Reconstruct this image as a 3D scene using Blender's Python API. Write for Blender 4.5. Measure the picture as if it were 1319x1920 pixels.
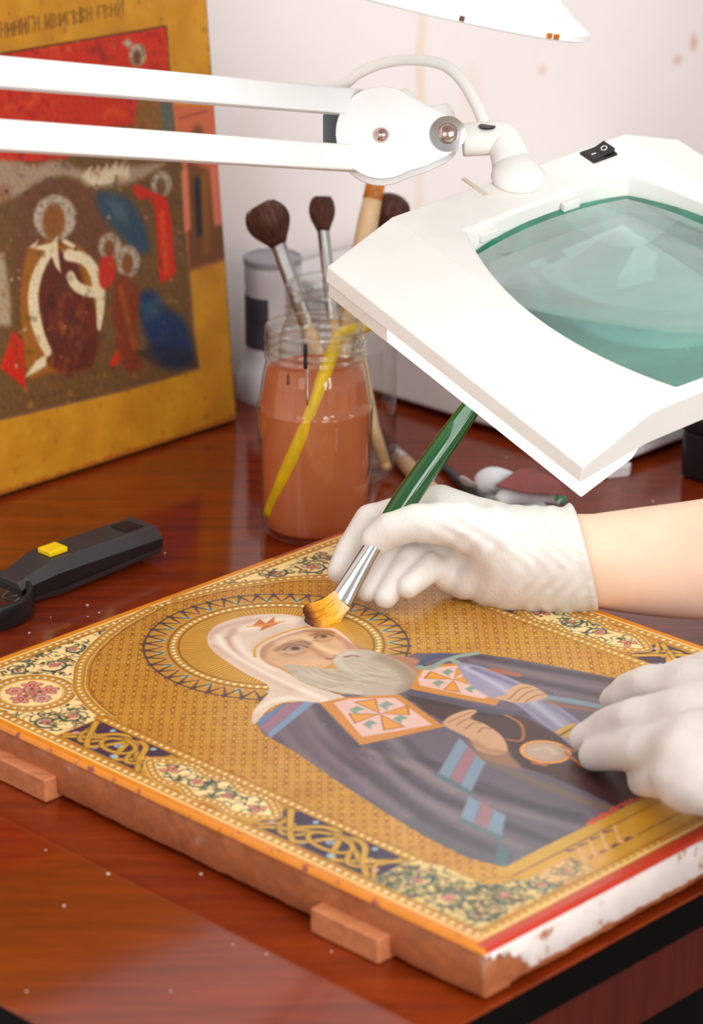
import bpy, bmesh, math, random
import numpy as np
from mathutils import Vector, Matrix
random.seed(7); rng = np.random.default_rng(7)
for o in list(bpy.data.objects): bpy.data.objects.remove(o)
SC = bpy.context.scene
# ------------------------------------------------------------------ camera, world, lights, exposure
FPX, IW, IH = 5500.0, 1319.0, 1920.0
PITCH = math.radians(20.8516)
CAM = np.array([0.0, 0.0, 1.42592])
cd = bpy.data.cameras.new('camera'); cam = bpy.data.objects.new('camera', cd); SC.collection.objects.link(cam)
cam.location = CAM; cam.rotation_euler = (math.pi/2-PITCH, 0, 0)
cd.sensor_fit = 'HORIZONTAL'; cd.sensor_width = 24.0; cd.lens = FPX/IW*24.0
cd.clip_start = 0.05; cd.clip_end = 50
cd.dof.use_dof = True; cd.dof.focus_distance = 1.655; cd.dof.aperture_fstop = 8.5
SC.camera = cam
SC.cycles.transparent_max_bounces = 32
wd = bpy.data.worlds.new('room_daylight'); SC.world = wd; wd.use_nodes = True
wd.node_tree.nodes['Background'].inputs[0].default_value = (1.0, 0.985, 0.97, 1)
wd.node_tree.nodes['Background'].inputs[1].default_value = 0.46
def area(name, loc, target, sx, sy, power, col):
    ld = bpy.data.lights.new(name, 'AREA'); ld.shape = 'RECTANGLE'; ld.size = sx; ld.size_y = sy; ld.energy = power; ld.color = col
    o = bpy.data.objects.new(name, ld); SC.collection.objects.link(o); o.location = loc
    o.rotation_euler = (Vector(target)-Vector(loc)).to_track_quat('-Z', 'Y').to_euler(); return o
area('window_daylight', (1.25, -0.55, 1.75), (0.1, 1.65, 0.95), 1.6, 1.4, 40, (1.0, 0.985, 0.97))
area('left_front_fill', (-1.1, -0.6, 1.7), (0.05, 1.5, 0.85), 1.2, 1.2, 6, (1.0, 0.985, 0.97))  # added fill that brightens left-facing sides, no window known there
area('ceiling_daylight', (0.1, 0.9, 2.75), (0.1, 1.6, 0.75), 1.6, 1.2, 9, (1.0, 0.98, 0.96))
SC.view_settings.view_transform = 'Standard'; SC.view_settings.look = 'None'
SC.view_settings.exposure = 0.36; SC.view_settings.gamma = 1.0; SC.view_settings.use_curve_mapping = False
# ------------------------------------------------------------------ geometry of the place
TH = math.radians(45.55412); T = 0.75; TOP = 0.778
E1 = np.array([math.cos(TH), math.sin(TH), 0.0]); E2 = np.array([math.sin(TH), -math.cos(TH), 0.0]); EZ = np.array([0, 0, 1.0])
B0, A0 = 0.862847, -1.172944
IU, IV = 0.34, 0.4093                      # the lying panel
def uv(u, v, z=T):                          # desk coordinates (metres) -> world
    return E1*(u+B0)+E2*(v+A0)+EZ*z
CR = np.array([1.0, 0, 0]); CF = np.array([0, math.cos(PITCH), -math.sin(PITCH)]); CU = np.array([0, math.sin(PITCH), math.cos(PITCH)])
def rays(px):
    px = np.atleast_2d(np.asarray(px, float))
    return (px[:, :1]-IW/2)/FPX*CR+(IH/2-px[:, 1:2])/FPX*CU+CF
def onz(px, z):                             # where things seen in the photograph meet the level z
    d = rays(px); return CAM+d*((z-CAM[2])/d[:, 2])[:, None]
def atz(x, y, z): return onz((x, y), z)[0]
def atd(x, y, d): return CAM+rays((x, y))[0]*d
def onp(px, P0, n):
    d = rays(px); return CAM+d*(((P0-CAM)@n)/(d@n))[:, None]
def atp(x, y, P0, n): return onp((x, y), P0, n)[0]
def nrm(a): a = np.asarray(a, float); return a/np.linalg.norm(a)
# ------------------------------------------------------------------ materials
def s2l(c):
    c = np.asarray(c, float)
    if c.max() > 1.001: c = c/255.0
    return np.where(c <= 0.04045, c/12.92, ((c+0.055)/1.055)**2.4)
def L4(c): return tuple(float(x) for x in s2l(c))+(1.0,)
def base_mat(name):
    m = bpy.data.materials.new(name); m.use_nodes = True
    return m, m.node_tree, m.node_tree.nodes['Principled BSDF']
def nd(nt, typ, **kw):
    n = nt.nodes.new(typ)
    for k, v in kw.items():
        if hasattr(n, k): setattr(n, k, v)
    return n
def tc(nt, kind='Object', scale=(1, 1, 1), rot=(0, 0, 0), loc=(0, 0, 0)):
    t = nd(nt, 'ShaderNodeTexCoord'); mp = nd(nt, 'ShaderNodeMapping')
    mp.inputs['Scale'].default_value = scale; mp.inputs['Rotation'].default_value = rot; mp.inputs['Location'].default_value = loc
    nt.links.new(t.outputs[kind], mp.inputs[0]); return mp.outputs[0]
def noise(nt, vec, scale, detail=4, rough=0.55, dist=0.0):
    n = nd(nt, 'ShaderNodeTexNoise'); n.inputs['Scale'].default_value = scale; n.inputs['Detail'].default_value = detail
    n.inputs['Roughness'].default_value = rough; n.inputs['Distortion'].default_value = dist
    nt.links.new(vec, n.inputs['Vector']); return n.outputs['Fac']
def ramp(nt, fac, stops, interp='LINEAR'):
    r = nd(nt, 'ShaderNodeValToRGB'); r.color_ramp.interpolation = interp
    el = r.color_ramp.elements
    while len(el) < len(stops): el.new(0.5)
    for e, (p, c) in zip(el, stops): e.position = p; e.color = c if len(c) == 4 else L4(c)
    nt.links.new(fac, r.inputs[0]); return r.outputs[0]
def mixc(nt, fac, a, b, mode='MIX'):
    m = nd(nt, 'ShaderNodeMix'); m.data_type = 'RGBA'; m.blend_type = mode
    for s, v in ((m.inputs[0], fac), (m.inputs[6], a), (m.inputs[7], b)):
        if isinstance(v, bpy.types.NodeSocket): nt.links.new(v, s)
        elif isinstance(v, (int, float)): s.default_value = v
        else: s.default_value = v if len(v) == 4 else L4(v)
    return m.outputs[2]
def bump(nt, bs, h, strength=0.2, dist=0.001):
    b = nd(nt, 'ShaderNodeBump'); b.inputs['Strength'].default_value = strength; b.inputs['Distance'].default_value = dist
    nt.links.new(h, b.inputs['Height']); nt.links.new(b.outputs[0], bs.inputs['Normal'])
def mat(name, col, rough=0.5, metal=0.0, spec=0.5, var=0.08, vscale=40, bmp=0.0, bscale=300, col2=None, coat=0.0, sss=0.0, kind='Object'):
    m, nt, bs = base_mat(name)
    v = tc(nt, kind); n = noise(nt, v, vscale)
    c2 = col2 if col2 is not None else [x*(1-var) for x in col]
    c1 = col if col2 is not None else [min(255, x*(1+var*0.3)) for x in col]
    nt.links.new(ramp(nt, n, [(0.3, c1), (0.72, c2)]), bs.inputs['Base Color'])
    bs.inputs['Roughness'].default_value = rough; bs.inputs['Metallic'].default_value = metal
    bs.inputs['Specular IOR Level'].default_value = spec; bs.inputs['Coat Weight'].default_value = coat
    if sss: bs.inputs['Subsurface Weight'].default_value = sss; bs.inputs['Subsurface Radius'].default_value = (0.01, 0.006, 0.004); bs.inputs['Subsurface Scale'].default_value = 0.4
    if bmp: bump(nt, bs, noise(nt, v, bscale, 3), bmp)
    return m
def emit_mat(name, col, s):
    m, nt, bs = base_mat(name)
    n = noise(nt, tc(nt), 20)
    nt.links.new(ramp(nt, n, [(0.3, col), (0.8, [x*0.97 for x in col])]), bs.inputs['Emission Color'])
    bs.inputs['Base Color'].default_value = (0.9, 0.95, 0.93, 1); bs.inputs['Emission Strength'].default_value = s; return m
def thin_glass(name, tint=(0.97, 0.975, 0.96), edge=(0.66, 0.61, 0.56), rough=0.02, gl=0.9):
    m, nt, bs = base_mat(name); nt.nodes.remove(bs)
    out = nt.nodes['Material Output']
    lw = nd(nt, 'ShaderNodeLayerWeight'); lw.inputs[0].default_value = 0.5
    tr = nd(nt, 'ShaderNodeBsdfTransparent'); gb = nd(nt, 'ShaderNodeBsdfGlossy'); gb.inputs['Roughness'].default_value = rough
    gb.inputs['Color'].default_value = (gl, gl, gl, 1)
    pw = nd(nt, 'ShaderNodeMath'); pw.operation = 'POWER'; pw.inputs[1].default_value = 3.0
    nt.links.new(lw.outputs['Facing'], pw.inputs[0])
    p4 = nd(nt, 'ShaderNodeMath'); p4.operation = 'POWER'; p4.inputs[1].default_value = 4.0; nt.links.new(lw.outputs['Facing'], p4.inputs[0])
    ma = nd(nt, 'ShaderNodeMath'); ma.operation = 'MULTIPLY_ADD'; ma.inputs[1].default_value = 0.7; ma.inputs[2].default_value = 0.06; nt.links.new(p4.outputs[0], ma.inputs[0]); fr = ma
    nt.links.new(mixc(nt, pw.outputs[0], tuple(tint)+(1,), tuple(edge)+(1,)), tr.inputs[0])
    n = noise(nt, tc(nt), 60, 2); b = nd(nt, 'ShaderNodeBump'); b.inputs['Strength'].default_value = 0.08; b.inputs['Distance'].default_value = 0.001
    nt.links.new(n, b.inputs['Height']); nt.links.new(b.outputs[0], gb.inputs['Normal'])
    mx = nd(nt, 'ShaderNodeMixShader'); nt.links.new(fr.outputs[0], mx.inputs[0]); nt.links.new(tr.outputs[0], mx.inputs[1]); nt.links.new(gb.outputs[0], mx.inputs[2])
    nt.links.new(mx.outputs[0], out.inputs['Surface']); return m
MT = {}
def wood_table():
    m, nt, bs = base_mat('mahogany_lacquer')
    v = tc(nt, 'Object', (3.2, 30, 30), (0, 0, -TH))
    g = noise(nt, v, 3.0, 8, 0.62, 0.6)
    v2 = tc(nt, 'Object', (1, 1, 1), (0, 0, -TH)); g2 = noise(nt, v2, 5.0, 3)
    c = ramp(nt, g, [(0.28, (74, 22, 7)), (0.5, (114, 37, 9)), (0.75, (146, 54, 14))])
    c = mixc(nt, ramp(nt, g2, [(0.35, (255, 255, 255)), (0.75, (205, 190, 185))]), c, c)
    c2 = mixc(nt, 0.35, c, ramp(nt, g2, [(0.3, (92, 28, 10)), (0.7, (156, 60, 14))]))
    nt.links.new(c2, bs.inputs['Base Color'])
    bs.inputs['Roughness'].default_value = 0.09; bs.inputs['Specular IOR Level'].default_value = 0.5
    bump(nt, bs, noise(nt, v2, 40, 2), 0.012, 0.002); return m
MT['table'] = wood_table()
def wood_mat(name, a, b, rough=0.5, sc=(4, 40, 40), rot=(0, 0, 0), spots=None):
    m, nt, bs = base_mat(name)
    v = tc(nt, 'Object', sc, rot); g = noise(nt, v, 6, 6, 0.6, 0.5)
    c = ramp(nt, g, [(0.3, a), (0.7, b)])
    if spots:
        n2 = noise(nt, tc(nt), spots[1], 5, 0.65)
        c = mixc(nt, ramp(nt, n2, [(spots[2], (0, 0, 0)), (spots[2]+0.05, (255, 255, 255))]), c, spots[0])
    nt.links.new(c, bs.inputs['Base Color']); bs.inputs['Roughness'].default_value = rough
    bump(nt, bs, g, 0.25, 0.0008); return m
MT['panel_wood'] = wood_mat('aged_panel_wood', (184, 104, 58), (148, 86, 54), 0.55, (5, 30, 30), (0, 0, 0.6), ((176, 128, 100), 26, 0.62))
MT['batten_wood'] = wood_mat('batten_wood', (204, 128, 84), (176, 104, 64), 0.55, (5, 30, 30), (0, 0, 0.6))
MT['gesso'] = wood_mat('chipped_gesso', (238, 228, 224), (226, 214, 208), 0.6, (8, 8, 8), (0, 0, 0), ((168, 98, 58), 42, 0.565))
MT['drawer_wood'] = wood_mat('drawer_mahogany', (84, 22, 14), (64, 16, 11), 0.35, (30, 30, 3))
MT['black'] = mat('black_plastic', (20, 19, 20), 0.35, var=0.2)
MT['edge_black'] = mat('black_edge_band', (8, 7, 8), 0.6, spec=0.08, var=0.2)
MT['darkgrey'] = mat('charcoal_plastic', (52, 48, 50), 0.42, var=0.12, bmp=0.1, bscale=900)
MT['yellow'] = mat('yellow_plastic', (250, 208, 8), 0.35, var=0.05)
MT['white_enamel'] = mat('white_enamel', (251, 251, 251), 0.32, var=0.02)
MT['white_plastic'] = mat('warm_white_plastic', (247, 245, 240), 0.42, var=0.02, bmp=0.03, bscale=1500)
MT['ivory'] = mat('ivory_plastic', (228, 219, 198), 0.4, var=0.03)
MT['chrome'] = mat('polished_steel', (208, 206, 204), 0.16, 1.0, var=0.1)
MT['copper'] = mat('copper_plated_steel', (208, 182, 172), 0.15, 1.0, var=0.1)
MT['aluminium'] = mat('brushed_aluminium', (190, 186, 184), 0.34, 1.0, var=0.1, bmp=0.1, bscale=500)
MT['grey'] = mat('grey_rubber', (96, 112, 116), 0.5, var=0.1)
MT['white_ink'] = mat('white_ink', (235, 235, 235), 0.5, var=0.02)
MT['green'] = mat('green_lacquer', (4, 72, 18), 0.14, var=0.15, coat=0.5)
MT['light_wood'] = wood_mat('varnished_birch', (226, 190, 148), (212, 172, 128), 0.35, (30, 30, 5))
MT['orange_band'] = mat('amber_band', (206, 116, 14), 0.25, var=0.35, vscale=120)
MT['hair_brown'] = mat('brown_hair', (92, 46, 30), 0.6, var=0.3, vscale=200)
MT['white_pack'] = mat('white_polyethylene', (226, 220, 222), 0.45, var=0.03)
MT['grey_lid'] = mat('grey_lilac_lid', (158, 150, 158), 0.45, var=0.05)
MT['label_dark'] = mat('faded_dark_label', (74, 68, 80), 0.6, var=0.3, vscale=30)
MT['cloth'] = mat('cotton_cloth', (226, 226, 230), 0.9, var=0.06, bmp=0.3, bscale=500)
MT['maroon_paper'] = mat('maroon_abrasive_paper', (148, 78, 76), 0.85, var=0.15, bmp=0.3, bscale=1500)
MT['green_cloth'] = mat('green_print', (90, 160, 116), 0.8, var=0.15)
MT['dark_case'] = mat('black_case_plastic', (20, 21, 27), 0.35, var=0.15)
MT['speck'] = mat('pale_dust', (214, 190, 176), 0.8, var=0.1)
MT['yellow_stick'] = mat('yellow_paint', (240, 196, 12), 0.35, var=0.1)
MT['sleeve'] = mat('white_coat_cotton', (230, 230, 232), 0.85, var=0.04)
MT['led'] = emit_mat('led_diffuser', (244, 255, 251), 3.6)
MT['jar_glass'] = thin_glass('jar_glass')
MT['clear_glass'] = thin_glass('magnifier_glass', (0.92, 0.95, 0.95), (0.5, 0.6, 0.6))
def lens_mats():
    m, nt, bs = base_mat('lens_glass')
    bs.inputs['Base Color'].default_value = (0.93, 1.0, 0.985, 1); bs.inputs['Transmission Weight'].default_value = 1.0
    bs.inputs['Roughness'].default_value = 0.0; bs.inputs['IOR'].default_value = 1.5
    tr = nd(nt, 'ShaderNodeBsdfTransparent'); mx = nd(nt, 'ShaderNodeMixShader'); mx.inputs[0].default_value = 0.28
    nt.links.new(bs.outputs[0], mx.inputs[1]); nt.links.new(tr.outputs[0], mx.inputs[2]); nt.links.new(mx.outputs[0], nt.nodes['Material Output'].inputs['Surface'])
    va = nd(nt, 'ShaderNodeVolumeAbsorption'); va.inputs['Color'].default_value = (0.1, 0.82, 0.72, 1); va.inputs['Density'].default_value = 9.0
    nt.links.new(va.outputs[0], nt.nodes['Material Output'].inputs['Volume'])
    MT['lens'] = m
    MT['lens_edge'] = mat('ground_glass_edge', (0, 178, 146), 0.5, var=0.5, vscale=60)
lens_mats()
def water_mat():
    m, nt, bs = base_mat('paint_water')
    n = noise(nt, tc(nt), 18, 3)
    c = ramp(nt, n, [(0.3, (244, 164, 112)), (0.7, (234, 148, 94))])
    df = nd(nt, 'ShaderNodeBsdfDiffuse'); tl = nd(nt, 'ShaderNodeBsdfTranslucent'); tr = nd(nt, 'ShaderNodeBsdfTransparent'); gb = nd(nt, 'ShaderNodeBsdfGlossy'); gb.inputs['Roughness'].default_value = 0.06
    nt.links.new(c, df.inputs[0]); nt.links.new(c, tl.inputs[0]); tr.inputs[0].default_value = L4((236, 176, 136))
    def mx(f, a, b):
        k = nd(nt, 'ShaderNodeMixShader')
        if isinstance(f, float): k.inputs[0].default_value = f
        else: nt.links.new(f, k.inputs[0])
        nt.links.new(a.outputs[0], k.inputs[1]); nt.links.new(b.outputs[0], k.inputs[2]); return k
    lw = nd(nt, 'ShaderNodeLayerWeight'); lw.inputs[0].default_value = 0.5
    p4 = nd(nt, 'ShaderNodeMath'); p4.operation = 'POWER'; p4.inputs[1].default_value = 5.0; nt.links.new(lw.outputs['Facing'], p4.inputs[0])
    fr = nd(nt, 'ShaderNodeMath'); fr.operation = 'MULTIPLY'; fr.inputs[1].default_value = 0.4; nt.links.new(p4.outputs[0], fr.inputs[0])
    body = mx(0.26, mx(0.45, df, tl), tr)
    nt.links.new(mx(fr.outputs[0], body, gb).outputs[0], nt.nodes['Material Output'].inputs['Surface']); nt.nodes.remove(bs); return m
MT['water'] = water_mat()
def skin_mat():
    m, nt, bs = base_mat('skin')
    v = tc(nt); n = noise(nt, v, 25, 4); n2 = noise(nt, v, 500, 2)
    nt.links.new(ramp(nt, n, [(0.3, (238, 204, 178)), (0.7, (231, 190, 164))]), bs.inputs['Base Color'])
    bs.inputs['Roughness'].default_value = 0.5; bs.inputs['Subsurface Weight'].default_value = 0.15
    bs.inputs['Subsurface Radius'].default_value = (0.012, 0.005, 0.003); bs.inputs['Subsurface Scale'].default_value = 0.5
    bump(nt, bs, n2, 0.06, 0.0006); return m
MT['skin'] = skin_mat()
def glove_mat():
    m, nt, bs = base_mat('white_latex')
    v = tc(nt); n = noise(nt, v, 30, 4)
    nt.links.new(ramp(nt, n, [(0.3, (226, 219, 213)), (0.75, (215, 205, 199))]), bs.inputs['Base Color'])
    bs.inputs['Roughness'].default_value = 0.42; bs.inputs['Specular IOR Level'].default_value = 0.4
    bs.inputs['Subsurface Weight'].default_value = 0.2; bs.inputs['Subsurface Radius'].default_value = (0.01, 0.007, 0.005); bs.inputs['Subsurface Scale'].default_value = 0.4
    v2 = tc(nt, 'Object', (1.0, 1.0, 0.35), (0.5, 0.3, 0.8)); w = noise(nt, v2, 170, 3, 0.5, 1.6)
    bump(nt, bs, w, 0.45, 0.0012); return m
MT['glove'] = glove_mat()
def attr_mat(name, rough, metal=0.0, bmp=0.1, bscale=400, spec=0.5):
    m, nt, bs = base_mat(name)
    a = nd(nt, 'ShaderNodeAttribute'); a.attribute_name = 'paint'
    v = tc(nt); n = noise(nt, v, 90, 5, 0.6)
    c = mixc(nt, 0.16, a.outputs['Color'], ramp(nt, n, [(0.3, (255, 255, 255)), (0.75, (140, 130, 120))]), 'MULTIPLY')
    nt.links.new(c, bs.inputs['Base Color']); bs.inputs['Roughness'].default_value = rough; bs.inputs['Specular IOR Level'].default_value = spec
    if metal:
        mm = nd(nt, 'ShaderNodeMath'); mm.operation = 'MULTIPLY'; mm.inputs[1].default_value = metal
        nt.links.new(a.outputs['Alpha'], mm.inputs[0]); nt.links.new(mm.outputs[0], bs.inputs['Metallic'])
    bump(nt, bs, noise(nt, v, bscale, 4), bmp, 0.0006); return m
# ------------------------------------------------------------------ mesh helpers
def link(o): SC.collection.objects.link(o); return o
def empty(name, loc, label=None, cat=None, group=None):
    o = link(bpy.data.objects.new(name, None)); o.location = [float(x) for x in loc]; o.empty_display_size = 0.02
    tag(o, label, cat, group); return o
def tag(o, label=None, cat=None, group=None, kind=None):
    if label: o['label'] = label
    if cat: o['category'] = cat
    if group: o['group'] = group
    if kind: o['kind'] = kind
    return o
def org(o):                                    # world origin of a thing or part (no rotation is used)
    p = Vector((0, 0, 0))
    while o: p += o.location; o = o.parent
    return np.array(p)
def mesh(name, V, F, material, parent=None, smooth=False, loc=None, bevel=0, bseg=2, auto=None, sub=0):
    V = np.asarray(V, float)
    base = org(parent) if parent is not None else (np.array(loc, float) if loc is not None else np.array([V[:, 0].mean(), V[:, 1].mean(), V[:, 2].min()]))
    me = bpy.data.meshes.new(name); me.from_pydata((V-base).tolist(), [], [tuple(int(i) for i in f) for f in F]); me.update()
    bm = bmesh.new(); bm.from_mesh(me); bmesh.ops.recalc_face_normals(bm, faces=bm.faces); bm.to_mesh(me); bm.free()
    mats = material if isinstance(material, (list, tuple)) else [material]
    for mm in mats: me.materials.append(mm)
    o = link(bpy.data.objects.new(name, me))
    if parent is not None: o.parent = parent
    else: o.location = base
    if smooth or auto is not None:
        me.polygons.foreach_set('use_smooth', [True]*len(me.polygons))
        if auto is not None: me.set_sharp_from_angle(angle=math.radians(auto))
    if bevel:
        b = o.modifiers.new('bevel', 'BEVEL'); b.width = bevel; b.segments = bseg; b.limit_method = 'ANGLE'; b.angle_limit = math.radians(25)
        me.polygons.foreach_set('use_smooth', [True]*len(me.polygons))
        b.harden_normals = True
    if sub:
        s = o.modifiers.new('sub', 'SUBSURF'); s.levels = sub; s.render_levels = sub
    return o
class G:
    def __init__(s): s.V = []; s.F = []; s.n = 0
    def add(s, V, F):
        V = np.asarray(V, float); s.V.append(V); s.F += [tuple(int(i)+s.n for i in f) for f in F]; s.n += len(V); return s
    def box(s, c, a, b, d):
        c, a, b, d = (np.asarray(x, float) for x in (c, a, b, d))
        V = [c+i*a+j*b+k*d for i in (-1, 1) for j in (-1, 1) for k in (-1, 1)]
        return s.add(V, [(0, 1, 3, 2), (4, 6, 7, 5), (0, 4, 5, 1), (2, 3, 7, 6), (0, 2, 6, 4), (1, 5, 7, 3)])
    def uvbox(s, u0, u1, v0, v1, z0, z1):
        return s.box(uv((u0+u1)/2, (v0+v1)/2, (z0+z1)/2), E1*(u1-u0)/2, E2*(v1-v0)/2, EZ*(z1-z0)/2)
    def tube(s, pts, r, n=12, caps=True, flat=None):
        pts = np.asarray(pts, float); m = len(pts); r = np.broadcast_to(np.asarray(r, float), (m,))
        tg = np.gradient(pts, axis=0); tg /= np.linalg.norm(tg, axis=1)[:, None]+1e-12
        ref = np.array([0, 0, 1.0]) if abs(tg[0][2]) < 0.9 else np.array([1.0, 0, 0])
        if flat is not None: ref = np.asarray(flat[0], float)
        x = nrm(ref-tg[0]*(ref@tg[0])); V = []
        for i in range(m):
            x = nrm(x-tg[i]*(x@tg[i])); y = np.cross(tg[i], x)
            for k in range(n):
                a = 2*math.pi*k/n
                fx, fy = (1, 1) if flat is None else flat[1][i]
                V.append(pts[i]+r[i]*(fx*math.cos(a)*x+fy*math.sin(a)*y))
        F = [(i*n+k, i*n+(k+1) % n, (i+1)*n+(k+1) % n, (i+1)*n+k) for i in range(m-1) for k in range(n)]
        if caps: F += [tuple(range(n))[::-1], tuple((m-1)*n+k for k in range(n))]
        return s.add(V, F)
    def lathe(s, prof, c, ax=EZ, n=40, mod=None, caps=(True, True)):
        c = np.asarray(c, float); ax = nrm(ax); ref = np.array([1.0, 0, 0]) if abs(ax[0]) < 0.9 else np.array([0, 1.0, 0])
        x = nrm(ref-ax*(ref@ax)); y = np.cross(ax, x); V = []
        for (r, h) in prof:
            for k in range(n):
                a = 2*math.pi*k/n; rr = r if mod is None else mod(r, h, a)
                V.append(c+ax*h+rr*(math.cos(a)*x+math.sin(a)*y))
        m = len(prof)
        F = [(i*n+k, i*n+(k+1) % n, (i+1)*n+(k+1) % n, (i+1)*n+k) for i in range(m-1) for k in range(n)]
        if caps[0]: F.append(tuple(range(n))[::-1])
        if caps[1]: F.append(tuple((m-1)*n+k for k in range(n)))
        return s.add(V, F)
    def prism(s, pts, d):
        pts = np.asarray(pts, float); n = len(pts); d = np.asarray(d, float)
        return s.add(np.vstack([pts, pts+d]), [tuple(range(n))[::-1], tuple(range(n, 2*n))]+[(i, (i+1) % n, n+(i+1) % n, n+i) for i in range(n)])
    def make(s, name, material, parent=None, **kw): return mesh(name, np.vstack(s.V), s.F, material, parent, **kw)
def spline(P, n=8, closed=False):
    P = np.asarray(P, float); m = len(P); out = []
    for i in range(m if closed else m-1):
        g = (lambda j: P[j % m]) if closed else (lambda j: P[min(max(j, 0), m-1)])
        a, b, c, d = g(i-1), g(i), g(i+1), g(i+2)
        for k in range(n):
            t = k/n; out.append(0.5*((2*b)+(c-a)*t+(2*a-5*b+4*c-d)*t*t+(3*b-a-3*c+d)*t**3))
    if not closed: out.append(P[-1])
    return np.array(out)
# ------------------------------------------------------------------ setting: wall, floor
def wall_mat():
    m, nt, bs = base_mat('stained_plaster')
    v = tc(nt); n = noise(nt, v, 3.0, 5); n2 = noise(nt, tc(nt, 'Object', (1, 1, 0.25)), 9.0, 4)
    c = ramp(nt, n, [(0.3, (243, 234, 231)), (0.7, (233, 223, 220))])
    c = mixc(nt, ramp(nt, n2, [(0.62, (0, 0, 0)), (0.80, (110, 110, 110))]), c, (222, 200, 180))
    # rusty drip lines that run down the plaster at fixed places (x along the wall, z up)
    sep = nd(nt, 'ShaderNodeSeparateXYZ'); nt.links.new(tc(nt), sep.inputs[0])
    wob = noise(nt, tc(nt, 'Object', (1, 1, 1)), 14, 2)
    def math_(op, a, b=None):
        k = nd(nt, 'ShaderNodeMath'); k.operation = op
        for i, q in enumerate((a, b)):
            if q is None: continue
            if isinstance(q, bpy.types.NodeSocket): nt.links.new(q, k.inputs[i])
            else: k.inputs[i].default_value = q
        return k.outputs[0]
    X, Z = sep.outputs[0], sep.outputs[2]
    def spot(x0, z0, rx, rz, col, a):
        dx = math_('DIVIDE', math_('SUBTRACT', math_('ADD', X, math_('MULTIPLY', math_('SUBTRACT', wob, 0.5), rx*1.6)), x0), rx)
        dz = math_('DIVIDE', math_('SUBTRACT', Z, z0), rz)
        d = math_('ADD', math_('MULTIPLY', dx, dx), math_('MULTIPLY', dz, dz))
        f = math_('MULTIPLY', math_('MAXIMUM', math_('SUBTRACT', 1.0, d), 0.0), a)
        return f, col
    nonlocal_c = [c]
    for s in WALL_SPOTS:
        f, col = spot(*s); nonlocal_c[0] = mixc(nt, f, nonlocal_c[0], col)
    nt.links.new(nonlocal_c[0], bs.inputs['Base Color']); bs.inputs['Roughness'].default_value = 0.85
    bump(nt, bs, noise(nt, v, 30, 4), 0.25, 0.002); return m
WV = -0.335                                     # the wall stands behind the desk
WN = E2
def wall_xz(px, py):
    P = atp(px, py, uv(0, WV, 0), WN); return float(P@E1-B0-0.4), float(P[2])
WALL_SPOTS = []
for px, py, rx, rz, col, a in ((790, 130, 0.007, 0.07, (226, 202, 164), .55), (786, 300, 0.006, 0.11, (228, 206, 172), .45), (1272, 112, 0.007, 0.006, (206, 160, 136), .7),
                          (1302, 80, 0.006, 0.010, (212, 150, 128), .8), (1016, 132, 0.007, 0.006, (222, 190, 172), .7), (880, 180, 0.02, 0.03, (234, 216, 200), .6), (460, 330, 0.03, 0.06, (232, 214, 198), .5)):
    x, z = wall_xz(px, py); WALL_SPOTS.append((x, z, rx, rz, col, a))
def wall(name, u0, u1, v0, v1, z0, z1, m):
    # local x runs along the wall, so that the stains stay put
    c = uv(0.4, WV, 0)
    me = bpy.data.meshes.new(name); g = G().box(((u0+u1)/2-0.4, -((v0+v1)/2-WV), (z0+z1)/2), ((u1-u0)/2, 0, 0), (0, (v1-v0)/2, 0), (0, 0, (z1-z0)/2))
    me.from_pydata(np.vstack(g.V).tolist(), [], g.F); me.materials.append(m); me.update()
    o = link(bpy.data.objects.new(name, me)); o.location = c; o.rotation_euler = (0, 0, TH); tag(o, kind='structure'); return o
wall('wall_back', -1.6, 2.6, WV-0.12, WV, 0, 2.7, wall_mat())
fl = wall('floor', -1.6, 2.6, WV-0.12, 2.6, -0.05, 0, wood_mat('floor_boards', (120, 84, 56), (98, 66, 44), 0.45, (3, 20, 20)))
# ------------------------------------------------------------------ desk
DU0, DU1, DV0, DV1 = -0.150, 1.25, WV+0.004, 0.4125
desk = empty('desk', uv(0.5, 0.05, 0), 'glossy red-brown mahogany desk with black edge band under the painted panel', 'desk')
g = G()
def rr(u0, u1, v0, v1, r, z, n=6):
    P = []
    for (cu, cv, a0) in ((u1-r, v1-r, 0), (u0+r, v1-r, 90), (u0+r, v0+r, 180), (u1-r, v0+r, 270)):
        for k in range(n+1):
            a = math.radians(a0+90*k/n); P.append(uv(cu+r*math.cos(a), cv+r*math.sin(a), z))
    return np.array(P)
G().prism(rr(DU0, DU1, DV0, DV1, 0.012, T-0.0016), EZ*0.0016).make('tabletop', MT['table'], desk, bevel=0.0006)
G().prism(rr(DU0-.0004, DU1+.0004, DV0, DV1+0.0004, 0.012, T-0.0190), EZ*0.0174).make('edge_band', MT['edge_black'], desk)
for (u0, u1, v0, v1, nm) in ((DU0+.02, DU1-.02, DV1-0.03, DV1-0.012, 'front_rail'), (DU0+.02, DU0+.038, DV0+.02, DV1-0.03, 'side_rail'), (DU1-.038, DU1-.02, DV0+.02, DV1-0.03, 'side_rail')):
    G().uvbox(u0, u1, v0, v1, T-0.19, T-0.0190).make(nm, MT['edge_black'], desk)
for k in range(3):
    u0 = DU0+0.035+k*0.45
    d = G().uvbox(u0, u0+0.425, DV1-0.012, DV1-0.003, T-0.0575, T-0.0195).make('drawer_front', MT['drawer_wood'], desk, bevel=0.001)
for (u0, v0) in ((DU0+.02, DV0+.02), (DU1-.07, DV0+.02), (DU0+.02, DV1-.065), (DU1-.07, DV1-.065)):
    G().uvbox(u0, u0+0.05, v0, v0+0.05, 0, T-0.0190).make('leg', MT['drawer_wood'], desk, bevel=0.002)
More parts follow.
